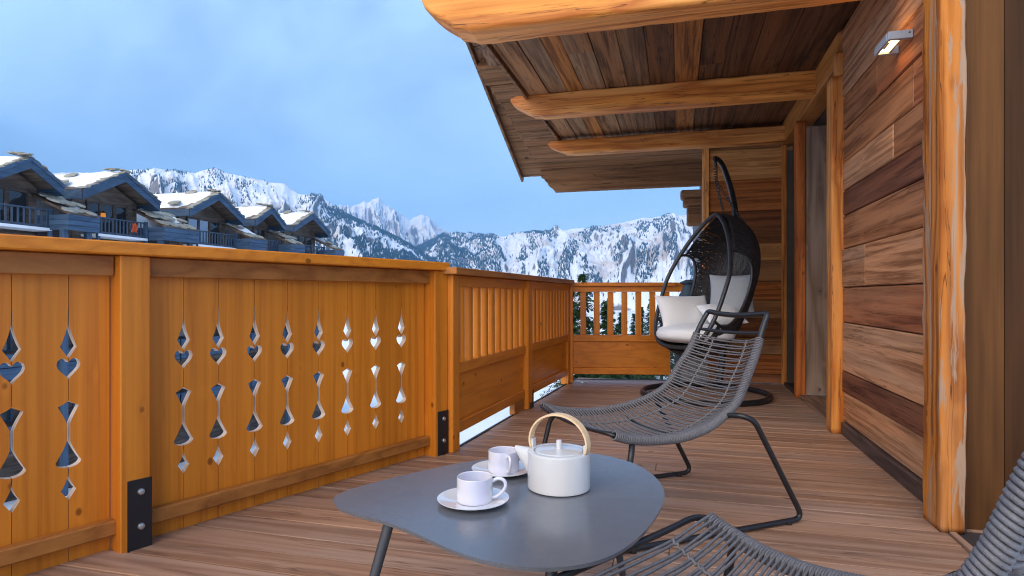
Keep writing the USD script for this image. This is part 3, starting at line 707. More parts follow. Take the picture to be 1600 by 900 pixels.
saucer((*s2, TZ + .0005), 'pearly white saucer behind the teapot spout, partly hidden')
cup((s1[0] + .004, s1[1], TZ + .0052), math.radians(8), 'pearly white cup in front of the teapot, nearest the table edge')
cup((s2[0] + .006, s2[1] - .006, TZ + .0052), math.radians(-60), 'pearly white cup behind the teapot spout')

# ------------------------------------------------------------------ rope lounge chairs
CP = np.array([(0, .862, .20), (.045, .78, .21), (.085, .69, .217), (.15, .59, .234), (.207, .505, .245), (.296, .448, .262), (.37, .42, .28), (.45, .402, .295), (.55, .39, .305), (.70, .395, .315), (.80, .412, .325), (.86, .430, .322)])
def rope_chair(label, loc, rz, wrap_from, group):
    c = thing('rope_lounge_chair', label, 'lounge chair', group, loc=loc, rz=rz)
    near = spline(np.stack([CP[:, 0], CP[:, 2], CP[:, 1]], 1), 160)
    far = near * (1, -1, 1)
    arc = np.r_[0, np.cumsum(np.linalg.norm(np.diff(near, axis=0), axis=1))]
    LEN_ = arc[-1]
    at = lambda s, side: np.array([np.interp(s, arc, near[:, k]) for k in range(3)]) * (1, side, 1)
    fr = [(.873, .30, .434), (.882, .25, .432), (.888, .12, .426), (.890, 0, .424), (.888, -.12, .426), (.882, -.25, .432), (.873, -.30, .434)]
    topbar = [(-.004, -.195, .868), (.004, -.18, .865), (.012, 0, .850), (.004, .18, .865), (-.004, .195, .868)]
    tb_ = rounded([far[6], (-.006, -.198, .872), (.006, -.10, .862), (.010, 0, .858), (.006, .10, .862), (-.006, .198, .872), near[6]], .016, 5)[1:-1]
    loop = np.vstack([near[6:-2], spline([near[-1]] + fr + [far[-1]], 40)[1:-1], far[6:-2][::-1], tb_])
    fe = len(near) - 8
    back = np.vstack([near[6:-2][::-1], tb_[::-1], far[6:-2]])
    fr_c = part('frame', tube(back, .0125, 10), black_metal, c, True)
    part('front_edge', tube(np.vstack([near[-6:-1], spline([near[-1]] + fr + [far[-1]], 40), far[-6:-1][::-1]]), .0078, 8), black_metal, c, True)
    part('cross_bar', tube(spline([at(.088, 1), at(.089, 1) * (1, .5, 1) + (.004, 0, -.004), at(.089, 1) * (1, 0, 1) + (.006, 0, -.006), at(.089, -1) * (1, .5, 1) + (.004, 0, -.004), at(.088, -1)], 24), .008, 8), black_metal, c, True)
    for s in (1, -1):
        F = .363
        leg = rounded([(.285, s * .262, .452), (.262, s * .335, .462), (.215, s * .352, .440), (-.035, s * F, .0145), (.885, s * F, .0145), (.800, s * .352, .36), (.775, s * .318, .398)], .055, 7)
        lg = part('leg_loop', tube(leg, .0115, 10), black_metal, c, True)
        for gx in (.045, .80):
            part('glide', lathe([(0, 0), (.014, 0), (.014, .012), (.010, .016), (0, .016)], 12, (gx, s * F, -.0005)), black_metal, lg, 40)
    part('seat_brace', tube(spline([(.45, .285, .398), (.47, .15, .365), (.48, 0, .358), (.47, -.15, .365), (.45, -.285, .398)], 24), .007, 8), black_metal, c, True)
    # wrapping round the side rails: rings of rope
    for s in (1, -1):
        rings, q = [], wrap_from
        k = 10
        while q < LEN_ * .998:
            p0, p1 = at(q - .004, s), at(q + .004, s)
            t = p1 - p0; t /= np.linalg.norm(t)
            u = np.cross(t, (0, 0, 1.) if abs(t[2]) < .9 else (1., 0, 0)); u /= np.linalg.norm(u); w = np.cross(t, u)
            a = np.linspace(0, 2 * np.pi, k, endpoint=False)
            skew = .0025 * np.sin(a + s)
            ringp = at(q, s) + .0160 * (np.cos(a)[:, None] * u + np.sin(a)[:, None] * w) + skew[:, None] * t
            rings.append(tube(ringp, .0039, 6, closed=True)); q += .0078
        part('rail_wrapping', join(rings), rope_mat, c, True, kind='stuff')
    # cross ropes in pairs, drawn together at two lengthwise cords
    N = 68
    ss = np.linspace(max(wrap_from, .105), LEN_ * .99, N)
    sp_ = ss[1] - ss[0]
    def on(s, t, lift=0):
        a, b = at(s, 1), at(s, -1)
        mid = a * (1 + t) / 2 + b * (1 - t) / 2
        p0, p1 = at(max(s - .02, 0), 1), at(min(s + .02, LEN_), 1)
        tg = (p1 - p0) * (1, 0, 1); tg /= np.linalg.norm(tg)
        nr = np.array([-tg[2], 0, tg[0]]); nr = nr if nr[2] > 0 or nr[0] > 0 else -nr
        fade = min(1.0, max(0.0, (LEN_ - s) / (.16 * LEN_))) ** .7
        return mid - nr * (.040 * fade * (1 - t * t) - lift)
    for i, s in enumerate(ss):
        mate = (.22 if i % 2 == 0 else -.22) * sp_
        pull = -.020 * math.sin(i * 1.7) * .3
        pts = [on(s, 1, .016), on(s, .93, .014), on(s + mate, .52), on(s + mate * .6 + pull * .2, .2), on(s + mate * .6, -.2), on(s + mate, -.52), on(s, -.93, .014), on(s, -1, .016)]
        part('rope', tube(spline(pts, 15), .0038, 6), rope_mat, c, True)
    for t in (.52, -.52):
        zz = []
        for i, s in enumerate(np.linspace(ss[0], ss[-1], 150)):
            zz.append(on(s, t, .003 + .0035 * math.sin(i * 2.6)) + np.array([0, .003 * math.cos(i * 2.6), 0]))
        part('cord', tube(zz, .0042, 6), rope_mat, c, True)
    return c
G = 'grey rope lounge chairs'
rope_chair('whole grey rope lounge chair on black sled legs behind the table', (.265, 3.056, 0), math.atan2(-.6, -.8), .118, G)
c2 = rope_chair('grey rope lounge chair in the foreground, cut off by the picture edge', (.471, .836, 0), 2.5567, .075, G)
UsdGeom.Xformable(c2).AddScaleOp().Set(Gf.Vec3f(.813, 1, 1))

# ------------------------------------------------------------------ hanging egg chair
EO = np.array([-.76, -.65, 0.]); EL = np.array([.65, -.76, 0.])            # opening; sideways, towards the camera
EC = np.array([.355, 6.00, 0.])
egg = thing('hanging_chair', 'black woven egg chair hanging from a curved black stand by the end wall', 'hanging chair')
def ep(o, l, z):
    return EC + EO * o + EL * l + np.array([0, 0, z])
ctr = np.array([.25, 0, 1.10]); ax1 = np.array([.245, 0, -.615]); RL = .405
def shell(p, q):
    """p along the hoop's long axis (-1 top), q sideways; both within the unit disc"""
    r2 = p * p + q * q
    b = np.sqrt(np.clip(1 - r2, 0, 1))
    o = ctr[0] + ax1[0] * p - (.60 - .10 * p) * b
    z = ctr[2] + ax1[2] * p - b * (.05 + .40 * np.clip(p, 0, 1) - .10 * np.clip(-p, 0, 1))
    pc = np.clip(np.abs(p), 0, .9999)
    wide = np.where(p > 0, (1 - pc ** 3.2) ** (1 / 3.2), (1 - pc ** 1.4) ** (1 / 1.4)) / np.sqrt(1 - pc * pc)
    l = RL * q * (1 + (np.minimum(wide, 2.6) - 1) * np.clip(1 - b, 0, 1) ** .5) * (1 + .08 * b)
    return EC + o[..., None] * EO + l[..., None] * EL + z[..., None] * np.array([0, 0, 1.])
a = np.linspace(0, 2 * np.pi, 80, endpoint=False)
part('rim', tube(shell(-np.cos(a), np.sin(a)), .019, 12, closed=True), wicker, egg, True)
def in_hole(p, q):
    b = np.sqrt(np.clip(1 - p * p - q * q, 0, 1))
    return (((p - .10) / .50) ** 2 + ((b - .10) / .42) ** 2 < 1) & (np.abs(q) > .3)
rg = np.random.default_rng(11)
runs = []
for i in range(720):
    th0 = rg.uniform(0, 2 * np.pi); d0 = rg.uniform(-.97, .97)
    if i >= 480:
        th0, d0 = rg.normal(0, .35), rg.uniform(.25, .98)
    h = math.sqrt(1 - d0 * d0); t = np.linspace(-h, h, max(6, int(34 * h)))
    wob = d0 + .07 * np.sin(t * rg.uniform(5, 9) + rg.uniform(0, 6)) + .15 * (h * h - t * t) * rg.uniform(-1, 1)
    p = math.cos(th0) * wob - math.sin(th0) * t; q = math.sin(th0) * wob + math.cos(th0) * t
    rr = np.sqrt(p * p + q * q); sc_ = np.where(rr > .995, .995 / rr, 1); p, q = p * sc_, q * sc_
    pts = shell(p, q); ok = ~in_hole(p, q)
    k0 = 0
    while k0 < len(t):
        if not ok[k0]:
            k0 += 1; continue
        k1 = k0
        while k1 + 1 < len(t) and ok[k1 + 1]:
            k1 += 1
        if k1 - k0 >= 2:
            runs.append(tube(pts[k0:k1 + 1], rg.uniform(.004, .006), 5, caps=False))
        k0 = k1 + 1
part('woven_shell', join(runs), wicker, egg, True, kind='stuff')
for s in (1, -1):
    e = np.linspace(0, 2 * np.pi, 60, endpoint=False)
    pp = .10 + .50 * np.cos(e); bb = np.clip(.10 + .42 * np.sin(e), 0.0, 1)
    qq = s * np.sqrt(np.clip(1 - pp * pp - bb * bb, 0, 1))
    part('opening_edge', tube(shell(pp, qq)[bb > .001] if False else shell(pp, qq), .013, 8, closed=True), wicker, egg, True)
for pq in ((-.8, .0), (-.5, .45), (-.5, -.45)):
    pass
for ang_ in np.linspace(-1.1, 1.1, 7):
    t = np.linspace(-.985, .985, 30)
    part('rib', tube(shell(t * math.cos(ang_ * .28), t * 0 + np.sin(ang_) * .62 * np.sqrt(1 - t * t)), .007, 6), wicker, egg, True)
a = np.linspace(0, 2 * np.pi, 72, endpoint=False)
RC = np.array([.25, 6.03])
part('base_ring', tube(np.stack([RC[0] + .575 * np.cos(a), RC[1] + .575 * np.sin(a), np.full(72, .027)], 1), .025, 12, closed=True), black_metal, egg, True)
part('pole', tube(spline([(.415, 6.575, .045), (.47, 6.66, .45), (.53, 6.71, .95), (.575, 6.68, 1.45), (.56, 6.53, 1.85), (.47, 6.30, 2.12), (.385, 6.09, 2.235), (.345, 5.995, 2.235)], 60), np.interp(np.linspace(0, 1, 60), [0, .5, 1], [.034, .034, .024]), 12), black_metal, egg, True)
part('hook', tube(spline([(.35, 6.0, 2.235), (.345, 5.98, 2.20), (.348, 5.985, 2.165)], 10), .013, 8), black_metal, egg, True)
part('spring', tube(np.stack([.348 + .017 * np.cos(np.linspace(0, 40, 120)), 5.985 + .017 * np.sin(np.linspace(0, 40, 120)), np.linspace(2.165, 2.02, 120)], 1), .0045, 5), black_metal, egg, True)
def chain(a_, b_, link=.045):
    a_, b_ = np.array(a_), np.array(b_)
    n_ = int(np.linalg.norm(b_ - a_) / (link * .72)); d = (b_ - a_) / np.linalg.norm(b_ - a_)
    u = np.cross(d, (1., .2, 0)); u /= np.linalg.norm(u); w = np.cross(d, u)
    out = []
    for i in range(n_):
        c = a_ + (b_ - a_) * (i + .5) / n_
        side = u if i % 2 else w
        e = np.linspace(0, 2 * np.pi, 10, endpoint=False)
        out.append(tube(c + np.cos(e)[:, None] * d * link * .5 + np.sin(e)[:, None] * side * link * .27, .0042, 5, closed=True))
    return join(out)
tops = shell(np.array([-.99]), np.array([0.]))[0]
bk = shell(np.array([-.80]), np.array([.05]))[0]
part('chain', chain((.348, 5.985, 2.02), tops + (0, 0, .02)), black_metal, egg, True)
part('chain', chain((.352, 5.99, 2.02), bk + (0, 0, .01)), black_metal, egg, True)

def pillow(w, h, t, seed, n=36, pinch=.10):
    u, v = np.meshgrid(np.linspace(-1, 1, n), np.linspace(-1, 1, n), indexing='ij')
    e = (1 - np.abs(u) ** 2.6).clip(0) ** .55 * (1 - np.abs(v) ** 2.6).clip(0) ** .55
    inset = 1 - pinch * (1 - np.abs(v) ** 2) * np.abs(u) ** 2, 1 - pinch * (1 - np.abs(u) ** 2) * np.abs(v) ** 2
    X, Y = u * w / 2 * inset[0], v * h / 2 * inset[1]
    q = np.stack([X * 6, Y * 6, X * 0 + seed], -1)
    wr = (meshkit.fbm(q, 4, seed) - .5) * .22 + 1
    top = np.stack([X, Y, t / 2 * e * wr], -1); bot = np.stack([X, Y, -t / 2 * e * (2 - wr)], -1)
    a, fa_ = grid_mesh(top); b, fb_ = grid_mesh(bot)
    m = trimesh.Trimesh(*join([(a, fa_), (b, fb_[:, ::-1])]), process=False); m.merge_vertices(digits_vertex=6)
    if m.volume < 0:
        m.invert()
    return tm(m)
def place(m, c, X, Z):
    X = np.array(X, float); X /= np.linalg.norm(X); Z = np.array(Z, float); Z -= X * (Z @ X); Z /= np.linalg.norm(Z)
    return frame(m, c, X, np.cross(Z, X), Z)
# seat cushion: a plump round pad filling the bottom of the egg
ph = np.linspace(0, np.pi, 18); th_ = np.linspace(0, 2 * np.pi, 48)
PHI, TH = np.meshgrid(ph, th_, indexing='ij')
sx = np.sin(PHI) ** .7
cush = np.stack([np.cos(TH) * sx * .35, np.sin(TH) * sx * .35, np.sign(np.cos(PHI)) * np.abs(np.cos(PHI)) ** .8 * .085], -1)
cush += (meshkit.fbm(cush * 7, 4, 5) - .5)[..., None] * .03 * np.array([0.3, .3, 1])
cv, cf = grid_mesh(cush)
single('seat_cushion', frame((cv, cf), ep(.255, 0.0, .605), EO, np.cross([0, 0, 1.], EO)), seat_fabric, 'plump white round seat cushion filling the bottom of the egg chair', 'cushion', smooth=True)
single('cushion', place(pillow(.58, .34, .17, 3), ep(.23, -.17, .80), EO * -.98 + EL * .1, EL * .85 + EO * .25 + np.array([0, 0, .42])), white_fabric, 'wide white cushion at the front of the egg chair, leaning back', 'cushion', smooth=True)
single('cushion', place(pillow(.40, .30, .13, 8), ep(.02, .09, .78), EO * -.9 + EL * .2, EL * .5 + np.array([0, 0, .8])), white_fabric, 'white cushion lying behind the rim at the egg chair side opening', 'cushion', smooth=True)
single('cushion', place(pillow(.42, .42, .13, 9), ep(-.17, .02, .96), EO * -.6 + EL * .7, EL * .8 + EO * .45 + np.array([0, 0, .3])), grey_fabric, 'light grey square cushion standing at the back of the egg chair', 'cushion', smooth=True)

# ------------------------------------------------------------------ covered stand in the corner
cs = thing('covered_heater', 'tall narrow object under a blue grey cover in the gap beside the end railing', 'covered stand', loc=(.12, 6.80, 0), rz=.18)
part('cover', lathe([(0, .02), (.15, .02), (.15, .50), (.145, .86), (.13, .90), (.10, .96), (.075, 1.00), (.06, 1.06), (.058, 1.075), (0, 1.08)], 14), cover_fabric, cs, 40)
part('cap', lathe([(0, 1.078), (.085, 1.078), (.095, 1.09), (.08, 1.10), (.03, 1.12), (0, 1.122)], 20), cover_fabric, cs, 40)
part('front_panel', bx((-.12, -.175, .03), (.16, -.152, .86), .004), cover_grey, cs)
part('panel_edge', bx((-.158, -.178, .03), (-.122, -.150, .87), .004), cover_fabric, cs)
# ------------------------------------------------------------------ chalets across the way
blue_board = [wood(f'blue_grey_board_{a}', k, (0.028, 0.058, 0.108), (0.062, 0.115, 0.19), rings=10, knots=0.3, rough=0.55, tint=0.12, fibre=0.7, bump=0.2, across=3, along=.3) for k, a in enumerate(('deep', 'long', 'upright'))]
chalet_brown = wood('chalet_brown_board', 1, (0.055, 0.036, 0.026), (0.125, 0.085, 0.062), rings=8, knots=0.3, tint=0.15, across=3)
gable_wood = wood('chalet_gable_board', 1, (0.085, 0.062, 0.046), (0.165, 0.125, 0.095), rings=8, knots=0.3, tint=0.15, across=3)
chalet_dark = plain('chalet_dark_recess', (0.022, 0.018, 0.017), 0.8)
chalet_soffit = wood('chalet_soffit_board', 0, (0.10, 0.07, 0.05), (0.20, 0.145, 0.105), rings=8, knots=0.3, tint=0.15, across=3)
slab_stone = plain('roof_slab_stone', (0.30, 0.29, 0.24), 0.8, bump=0.6, bscale=20, var=0.35, vscale=3.0)
cream_wall = plain('cream_render', (0.55, 0.50, 0.42), 0.85, bump=0.3, bscale=30, var=0.06)
pane_mat = plain('window_glass', (0.02, 0.025, 0.03), 0.04, specular_ior_level=0.8)
curtain = plain('pale_blue_blind', (0.35, 0.45, 0.58), 0.7)
chalet_rail = plain('slate_blue_rail', (0.04, 0.065, 0.105), 0.6, var=0.15)
FX = -25.7
UNITS = [dict(pk=(18.95, 6.72), l=(17.30, 5.60), r=(20.35, 5.60), bal=(17.7, 19.75), pf=(19.75, 21.2), nb=9),
         dict(pk=(23.4, 6.96), l=(21.25, 5.62), r=(25.4, 5.62), bal=(22.1, 24.6), pf=(24.75, 27.0), nb=13),
         dict(pk=(29.6, 7.02), l=(27.45, 5.62), r=(31.7, 5.62), bal=(28.15, 31.0), pf=(31.05, 32.6), nb=13),
         dict(pk=(34.35, 6.86), l=(32.8, 5.68), r=(35.8, 5.68), bal=(33.7, 35.2), pf=(35.1, 36.6), nb=8),
         dict(pk=(39.0, 7.06), l=(36.8, 5.72), r=(41.3, 5.72), bal=(37.9, 40.6), pf=(40.5, 41.7), nb=11)]
CLAB = ['dark blue gabled chalet unit nearest the left picture edge, roof cut off by it',
        'blue gabled chalet unit with a glowing orange spot in its window',
        'blue gabled chalet unit with pale blue blinds behind its balcony, third along the row',
        'smallest blue gabled chalet unit, fourth along the row, with a narrow balcony',
        'farthest blue gabled chalet unit at the end of the row, against the mountain']
def roof_sheet(ya, za, yb, zb, xf, xb, t0, t1, ny=10, nx=12, noise=0.0, seed=0, rag=0.0):
    """a sheet between eave (ya, za) and ridge (yb, zb), from xf back to xb, t0..t1 above the slope line"""
    n = np.array([-(zb - za), (yb - ya)]); n = n / np.linalg.norm(n); n = n if n[1] > 0 else -n
    S, X = np.meshgrid(np.linspace(0, 1, ny), np.linspace(xf, xb, nx), indexing='ij')
    def lay(t):
        y = ya + (yb - ya) * S + n[0] * t; z = za + (zb - za) * S + n[1] * t
        return np.stack([X, y, z], -1)
    edge = np.minimum(np.minimum(S, 1.15 - S) * 4, np.minimum(1, (xf - X) * 1.4 + .02)).clip(0, 1) ** .5
    tt = t1 * (edge if noise else 1) + noise * (meshkit.fbm(np.stack([X, S * 3, S * 0 + seed], -1) * 1.1, 4, seed) - .5) * edge
    topp, bott = lay(np.maximum(tt, t0 + .01)), lay(t0)
    if rag:
        d = (meshkit.noise(np.stack([X * 1.3, S * 0, S * 0 + seed], -1), seed) - .5) * rag * (S < .25)
        topp[..., 1] += d * np.sign(yb - ya); bott[..., 1] += d * np.sign(yb - ya)
    a, f1 = grid_mesh(topp); b, f2 = grid_mesh(bott)
    sides = []
    for e in (np.stack([topp[0], bott[0]]), np.stack([bott[-1], topp[-1]]), np.stack([bott[:, 0], topp[:, 0]]), np.stack([topp[:, -1], bott[:, -1]])):
        sides.append(grid_mesh(e))
    m = trimesh.Trimesh(*join([(a, f1), (b, f2[:, ::-1])] + sides), process=False)
    m.merge_vertices(digits_vertex=5); trimesh.repair.fix_normals(m)
    return tm(m)
def stone(c, size, tilt=(0, 0), seed=0):
    r = random.Random(seed)
    k = 7
    a0 = r.uniform(0, 6)
    poly = Polygon([(size[0] / 2 * math.cos(a0 + 2 * math.pi * i / k) * r.uniform(.8, 1.15), size[1] / 2 * math.sin(a0 + 2 * math.pi * i / k) * r.uniform(.8, 1.15)) for i in range(k)])
    v, f = extrude(poly.convex_hull, size[2])
    v[:, 2] += v[:, 0] * tilt[0] + v[:, 1] * tilt[1]
    return v + np.array(c), f
towel = None
for ui, U in enumerate(UNITS):
    rs = random.Random(100 + ui)
    ch = thing('terraced_chalet', CLAB[ui], 'chalet', 'row of blue gabled chalets')
    yp, zp = U['pk'][0], U['pk'][1] - .20; yl, zl = U['l']; yr, zr = U['r']
    y0 = UNITS[ui - 1]['pf'][1] - .1 if ui else 13.0
    y1 = U['pf'][1] - .1
    part('wall', bx((-36, y0, -9), (FX - .9, y1 - .01, 3.6), .01), chalet_brown, ch)
    part('gable_wall', (lambda v, f: (np.stack([FX - 1.05 + v[:, 2] - .2, v[:, 0], v[:, 1]], 1), f))(*extrude(Polygon([(yl + .35, 3.5), (yr - .35, 3.5), (yr - .35, zr), (yp, zp - .25), (yl + .35, zl)]), .2)), gable_wood, ch)
    for s_, (ye, ze) in ((-1, (yl, zl)), (1, (yr, zr))):
        rf = part('roof_slope', roof_sheet(ye, ze, yp, zp, FX + .05, -32.5, .0, .14), chalet_soffit, ch)
        part('snow_cover', roof_sheet(ye + (yp - ye) * .05, ze + (zp - ze) * .05, yp, zp, FX - .20, -32.5, .14, .30 if s_ < 0 else .26, 14, 30, .14, ui * 3 + s_, .3), snow_mat, rf, True)
        # bargeboard in two lifts along the gable edge, gable plane FX
        d = np.array([yp - ye, zp - ze]); ln = np.linalg.norm(d); d /= ln
        e_ = np.array([0, -.46])
        for k, (h0, h1, px) in enumerate(((-.33, -.015, .0), (-.012, .135, .05))):
            q = np.array([[ye, ze + h0], [yp, zp + h0 * 1.0], [yp, zp + h1], [ye, ze + h1]])
            v, f = extrude(Polygon(q).buffer(0), .07)
            part('bargeboard', (np.stack([FX + px + v[:, 2], v[:, 0], v[:, 1]], 1), f), blue_board[1], ch)
        part('eave_board', bx((-31, ye - (.06 if s_ < 0 else 0), ze - .32), (FX - .01, ye + (.0 if s_ < 0 else .06), ze + .10), .01), blue_board[0], ch)
        n_ = 15
        for k in range(n_):
            t = (k + .5) / n_ + rs.uniform(-.02, .02)
            yy, zz = ye + (yp - ye) * t, ze + (zp - ze) * t
            part('roof_slab', stone((FX - .08 + rs.uniform(-.10, .08), yy, zz + .11 + rs.uniform(0, .05)), (rs.uniform(.34, .6), rs.uniform(.22, .36), rs.uniform(.025, .045)), (rs.uniform(-.06, .06), (zp - ze) / (yp - ye) * .8), rs.random()), slab_stone, ch)
        for k in range(2):
            t, xx = rs.uniform(0.02, .9), FX - rs.uniform(.8, 3.0)
            part('roof_slab', stone((xx, ye + (yp - ye) * t, ze + (zp - ze) * t + .38), (rs.uniform(.6, .9), rs.uniform(.4, .6), .07), (0, (zp - ze) / (yp - ye)), rs.random()), slab_stone, ch)
    for k in range(3):
        part('ridge_slab', stone((FX - .1 - .35 * k, yp + rs.uniform(-.15, .15), zp + .20 + .05 * k), (.55, .5, .045), (rs.uniform(-.1, .1), rs.uniform(-.15, .15)), rs.random()), slab_stone, ch)
    # windows behind the balcony
    b0, b1 = U['bal']
    xw = FX - 1.04
    wn = 2 if b1 - b0 < 2.2 else 3
    for k in range(wn):
        a_, c_ = b0 + .15 + (b1 - b0 - .3) * k / wn, b0 + .15 + (b1 - b0 - .3) * (k + 1) / wn
        fr_ = part('window_frame', join([bx((xw, a_, 3.95), (xw + .08, a_ + .09, 5.42)), bx((xw, c_ - .09, 3.95), (xw + .08, c_ - .002, 5.42)), bx((xw, a_ + .092, 5.32), (xw + .08, c_ - .092, 5.42)), bx((xw, a_ + .092, 3.95), (xw + .08, c_ - .092, 4.05))]), chalet_brown, ch)
        part('pane', bx((xw + .02, a_ + .093, 4.052), (xw + .04, c_ - .093, 5.318), .002), curtain if (ui == 2 and k < 2) else pane_mat, fr_)
    # balcony
    zt, zb = 4.60, 3.92
    part('balcony_floor', bx((FX - 1.04, b0 - .1, zb - .22), (FX + .02, b1 + .1, zb - .10), .01), snow_mat, ch)
    part('balcony_rail', bx((FX - .06, b0, zt - .06), (FX + .03, b1, zt), .01), chalet_rail, ch)
    part('balcony_rail', bx((FX - .05, b0, zb - .08), (FX + .02, b1, zb), .01), chalet_rail, ch)
    for k in range(U['nb']):
        yy = b0 + .08 + (b1 - b0 - .16) * k / (U['nb'] - 1)
        part('baluster', bx((FX - .045, yy - .035, zb + .001), (FX + .0, yy + .035, zt - .061), .005), chalet_rail, ch)
    for yy in (b0 - .06, b1 + .06):
        part('balcony_post', bx((FX - .12, yy - .07, 2.9), (FX + .01, yy + .07, zt + .05), .01), blue_board[2], ch)
    # pent roof running on to the next gable
    p0, p1 = U['pf']
    xo, xi = FX + 1.0, FX - 1.2
    zo, zi = 4.36, 5.30
    def pent(t0, t1, nz, sd, ya=p0 + .05, yb=p1 - .05, xcut=0.0):
        m = roof_sheet(-xo + xcut, zo, -xi, zi, -ya, -yb, t0, t1, 10, 20, nz, sd, .3 if nz else 0)   # built along y, then turned
        v, f = m
        w = np.stack([-v[:, 1], -v[:, 0], v[:, 2]], 1)
        mm = trimesh.Trimesh(w, f, process=False); trimesh.repair.fix_normals(mm)
        return tm(mm)
    pr_ = part('pent_roof', pent(0, .10, 0, 1), chalet_soffit, ch)
    part('snow_cover', pent(.10, .26, .22, 40 + ui, p0 + .35, p1 - .3, .35), snow_mat, pr_, True)
    for row in range(3):
        for k in range(int((p1 - p0) / .42)):
            yy = p0 + .25 + k * .42 + rs.uniform(-.1, .1)
            if row and rs.random() < .45:
                continue
            t = row * .28 + rs.uniform(0, .08)
            part('roof_slab', stone((xo + (xi - xo) * t - .15, yy, zo + (zi - zo) * t + .12 + (.12 if row else .0) + .06), (rs.uniform(.5, .8), rs.uniform(.45, .7), rs.uniform(.05, .08)), ((zi - zo) / (xi - xo) * .9, rs.uniform(-.06, .06)), rs.random()), slab_stone, ch)
    for k, (za_, zb_) in enumerate(((4.16, 4.38), (3.94, 4.155), (3.73, 3.935))):
        part('fascia_board', bx((xo - .03 - .03 * k, p0, za_), (xo + .05 - .03 * k, p1, zb_), .01), blue_board[1], ch)
        part('fascia_end', bx((FX - .7, p0 - .001 * k, za_), (xo - .035 - .03 * k, p0 + .08, zb_), .01), blue_board[0], ch)
    part('recess', bx((FX - .88, p0 + .1, 1.8), (FX - .80, p1 - .1, 3.95), .01), chalet_dark, ch)
    for yy in (p0 + .12, p1 - .25):
        part('post', bx((xo - .45, yy - .12, -9), (xo - .25, yy + .12, 3.74), .01), blue_board[2], ch)
    cyp = (yr + U['pf'][1]) / 2 - .4
    part('chimney', bx((-29.2, cyp - .8, 4.4), (-28.4, cyp + .1, 6.15), .02), cream_wall, ch)
    part('chimney_cap', bx((-29.35, cyp - .95, 6.152), (-28.25, cyp + .25, 6.26), .03), slab_stone, ch)
    # lower storeys: balcony bands and dark windows
    for k, zf in enumerate((1.0, -1.9, -4.8)):
        part('storey_band', bx((FX - .2, y0 + .05, zf - .55), (FX - .08, y1 - .05, zf - .06), .01), blue_board[1], ch)
        part('storey_band', bx((FX - .2, y0 + .05, zf - .03), (FX - .07, y1 - .05, zf + .50), .01), blue_board[1], ch)
        part('storey_floor', bx((FX - .9, y0 + .02, zf - .75), (FX - .1, y1 - .02, zf - .57), .01), chalet_brown, ch)
        nw = max(2, int((y1 - y0) / 1.6))
        for j in range(nw):
            a_ = y0 + .4 + (y1 - y0 - .8) * j / nw
            fr_ = part('window_frame', bx((FX - .898, a_, zf + .55), (FX - .85, a_ + 1.1, zf + 1.9), .01), chalet_rail, ch)
            part('pane', bx((FX - .849, a_ + .1, zf + .62), (FX - .84, a_ + 1.0, zf + 1.82), .002), pane_mat, fr_)
    # main roof behind, under snow
    part('main_roof', roof_sheet(0, 5.2, 6, 7.0, -y0, -y1, 0, .5, 6, 12) if False else bx((-36, y0, 3.62), (-28.6, y1 - .01, 5.6), .02), snow_mat, ch)
lan = thing('lantern', 'glowing orange spot in the window of the second chalet', 'lantern', loc=(FX - .80, 22.95, 4.66))  # small glowing orange shape set in front of the pane
part('glass', lathe([(0, 0), (.10, 0), (.11, .12), (.09, .24), (0, .25)], 14), mat('orange_spot_glow', {'e': ('emission', {'color': (1.0, 0.36, 0.06), 'strength': 0.17})}, [], 'e.emission'), lan, True)
part('cap', lathe([(0, .251), (.10, .251), (.03, .34), (0, .35)], 14), black_metal, lan, 40)
tw_v = []
S_, T_ = np.meshgrid(np.linspace(0, 1, 14), np.linspace(0, 1, 14), indexing='ij')
tw = np.stack([FX + .05 + .03 * np.sin(S_ * 14) + .02 * T_, 23.75 + .26 * S_ + .05 * np.sin(T_ * 5), 4.48 - .42 * T_ - .06 * np.sin(S_ * 7)], -1)
a_, f_ = grid_mesh(tw); b_, g_ = grid_mesh(tw - (.02, 0, 0))
single('red_cloth', join([(a_, f_), (b_, g_[:, ::-1])]), plain('red_orange_cloth', (0.55, 0.085, 0.02), 0.8), 'orange red cloth hung on the balcony railing of the second chalet', 'cloth', smooth=True)

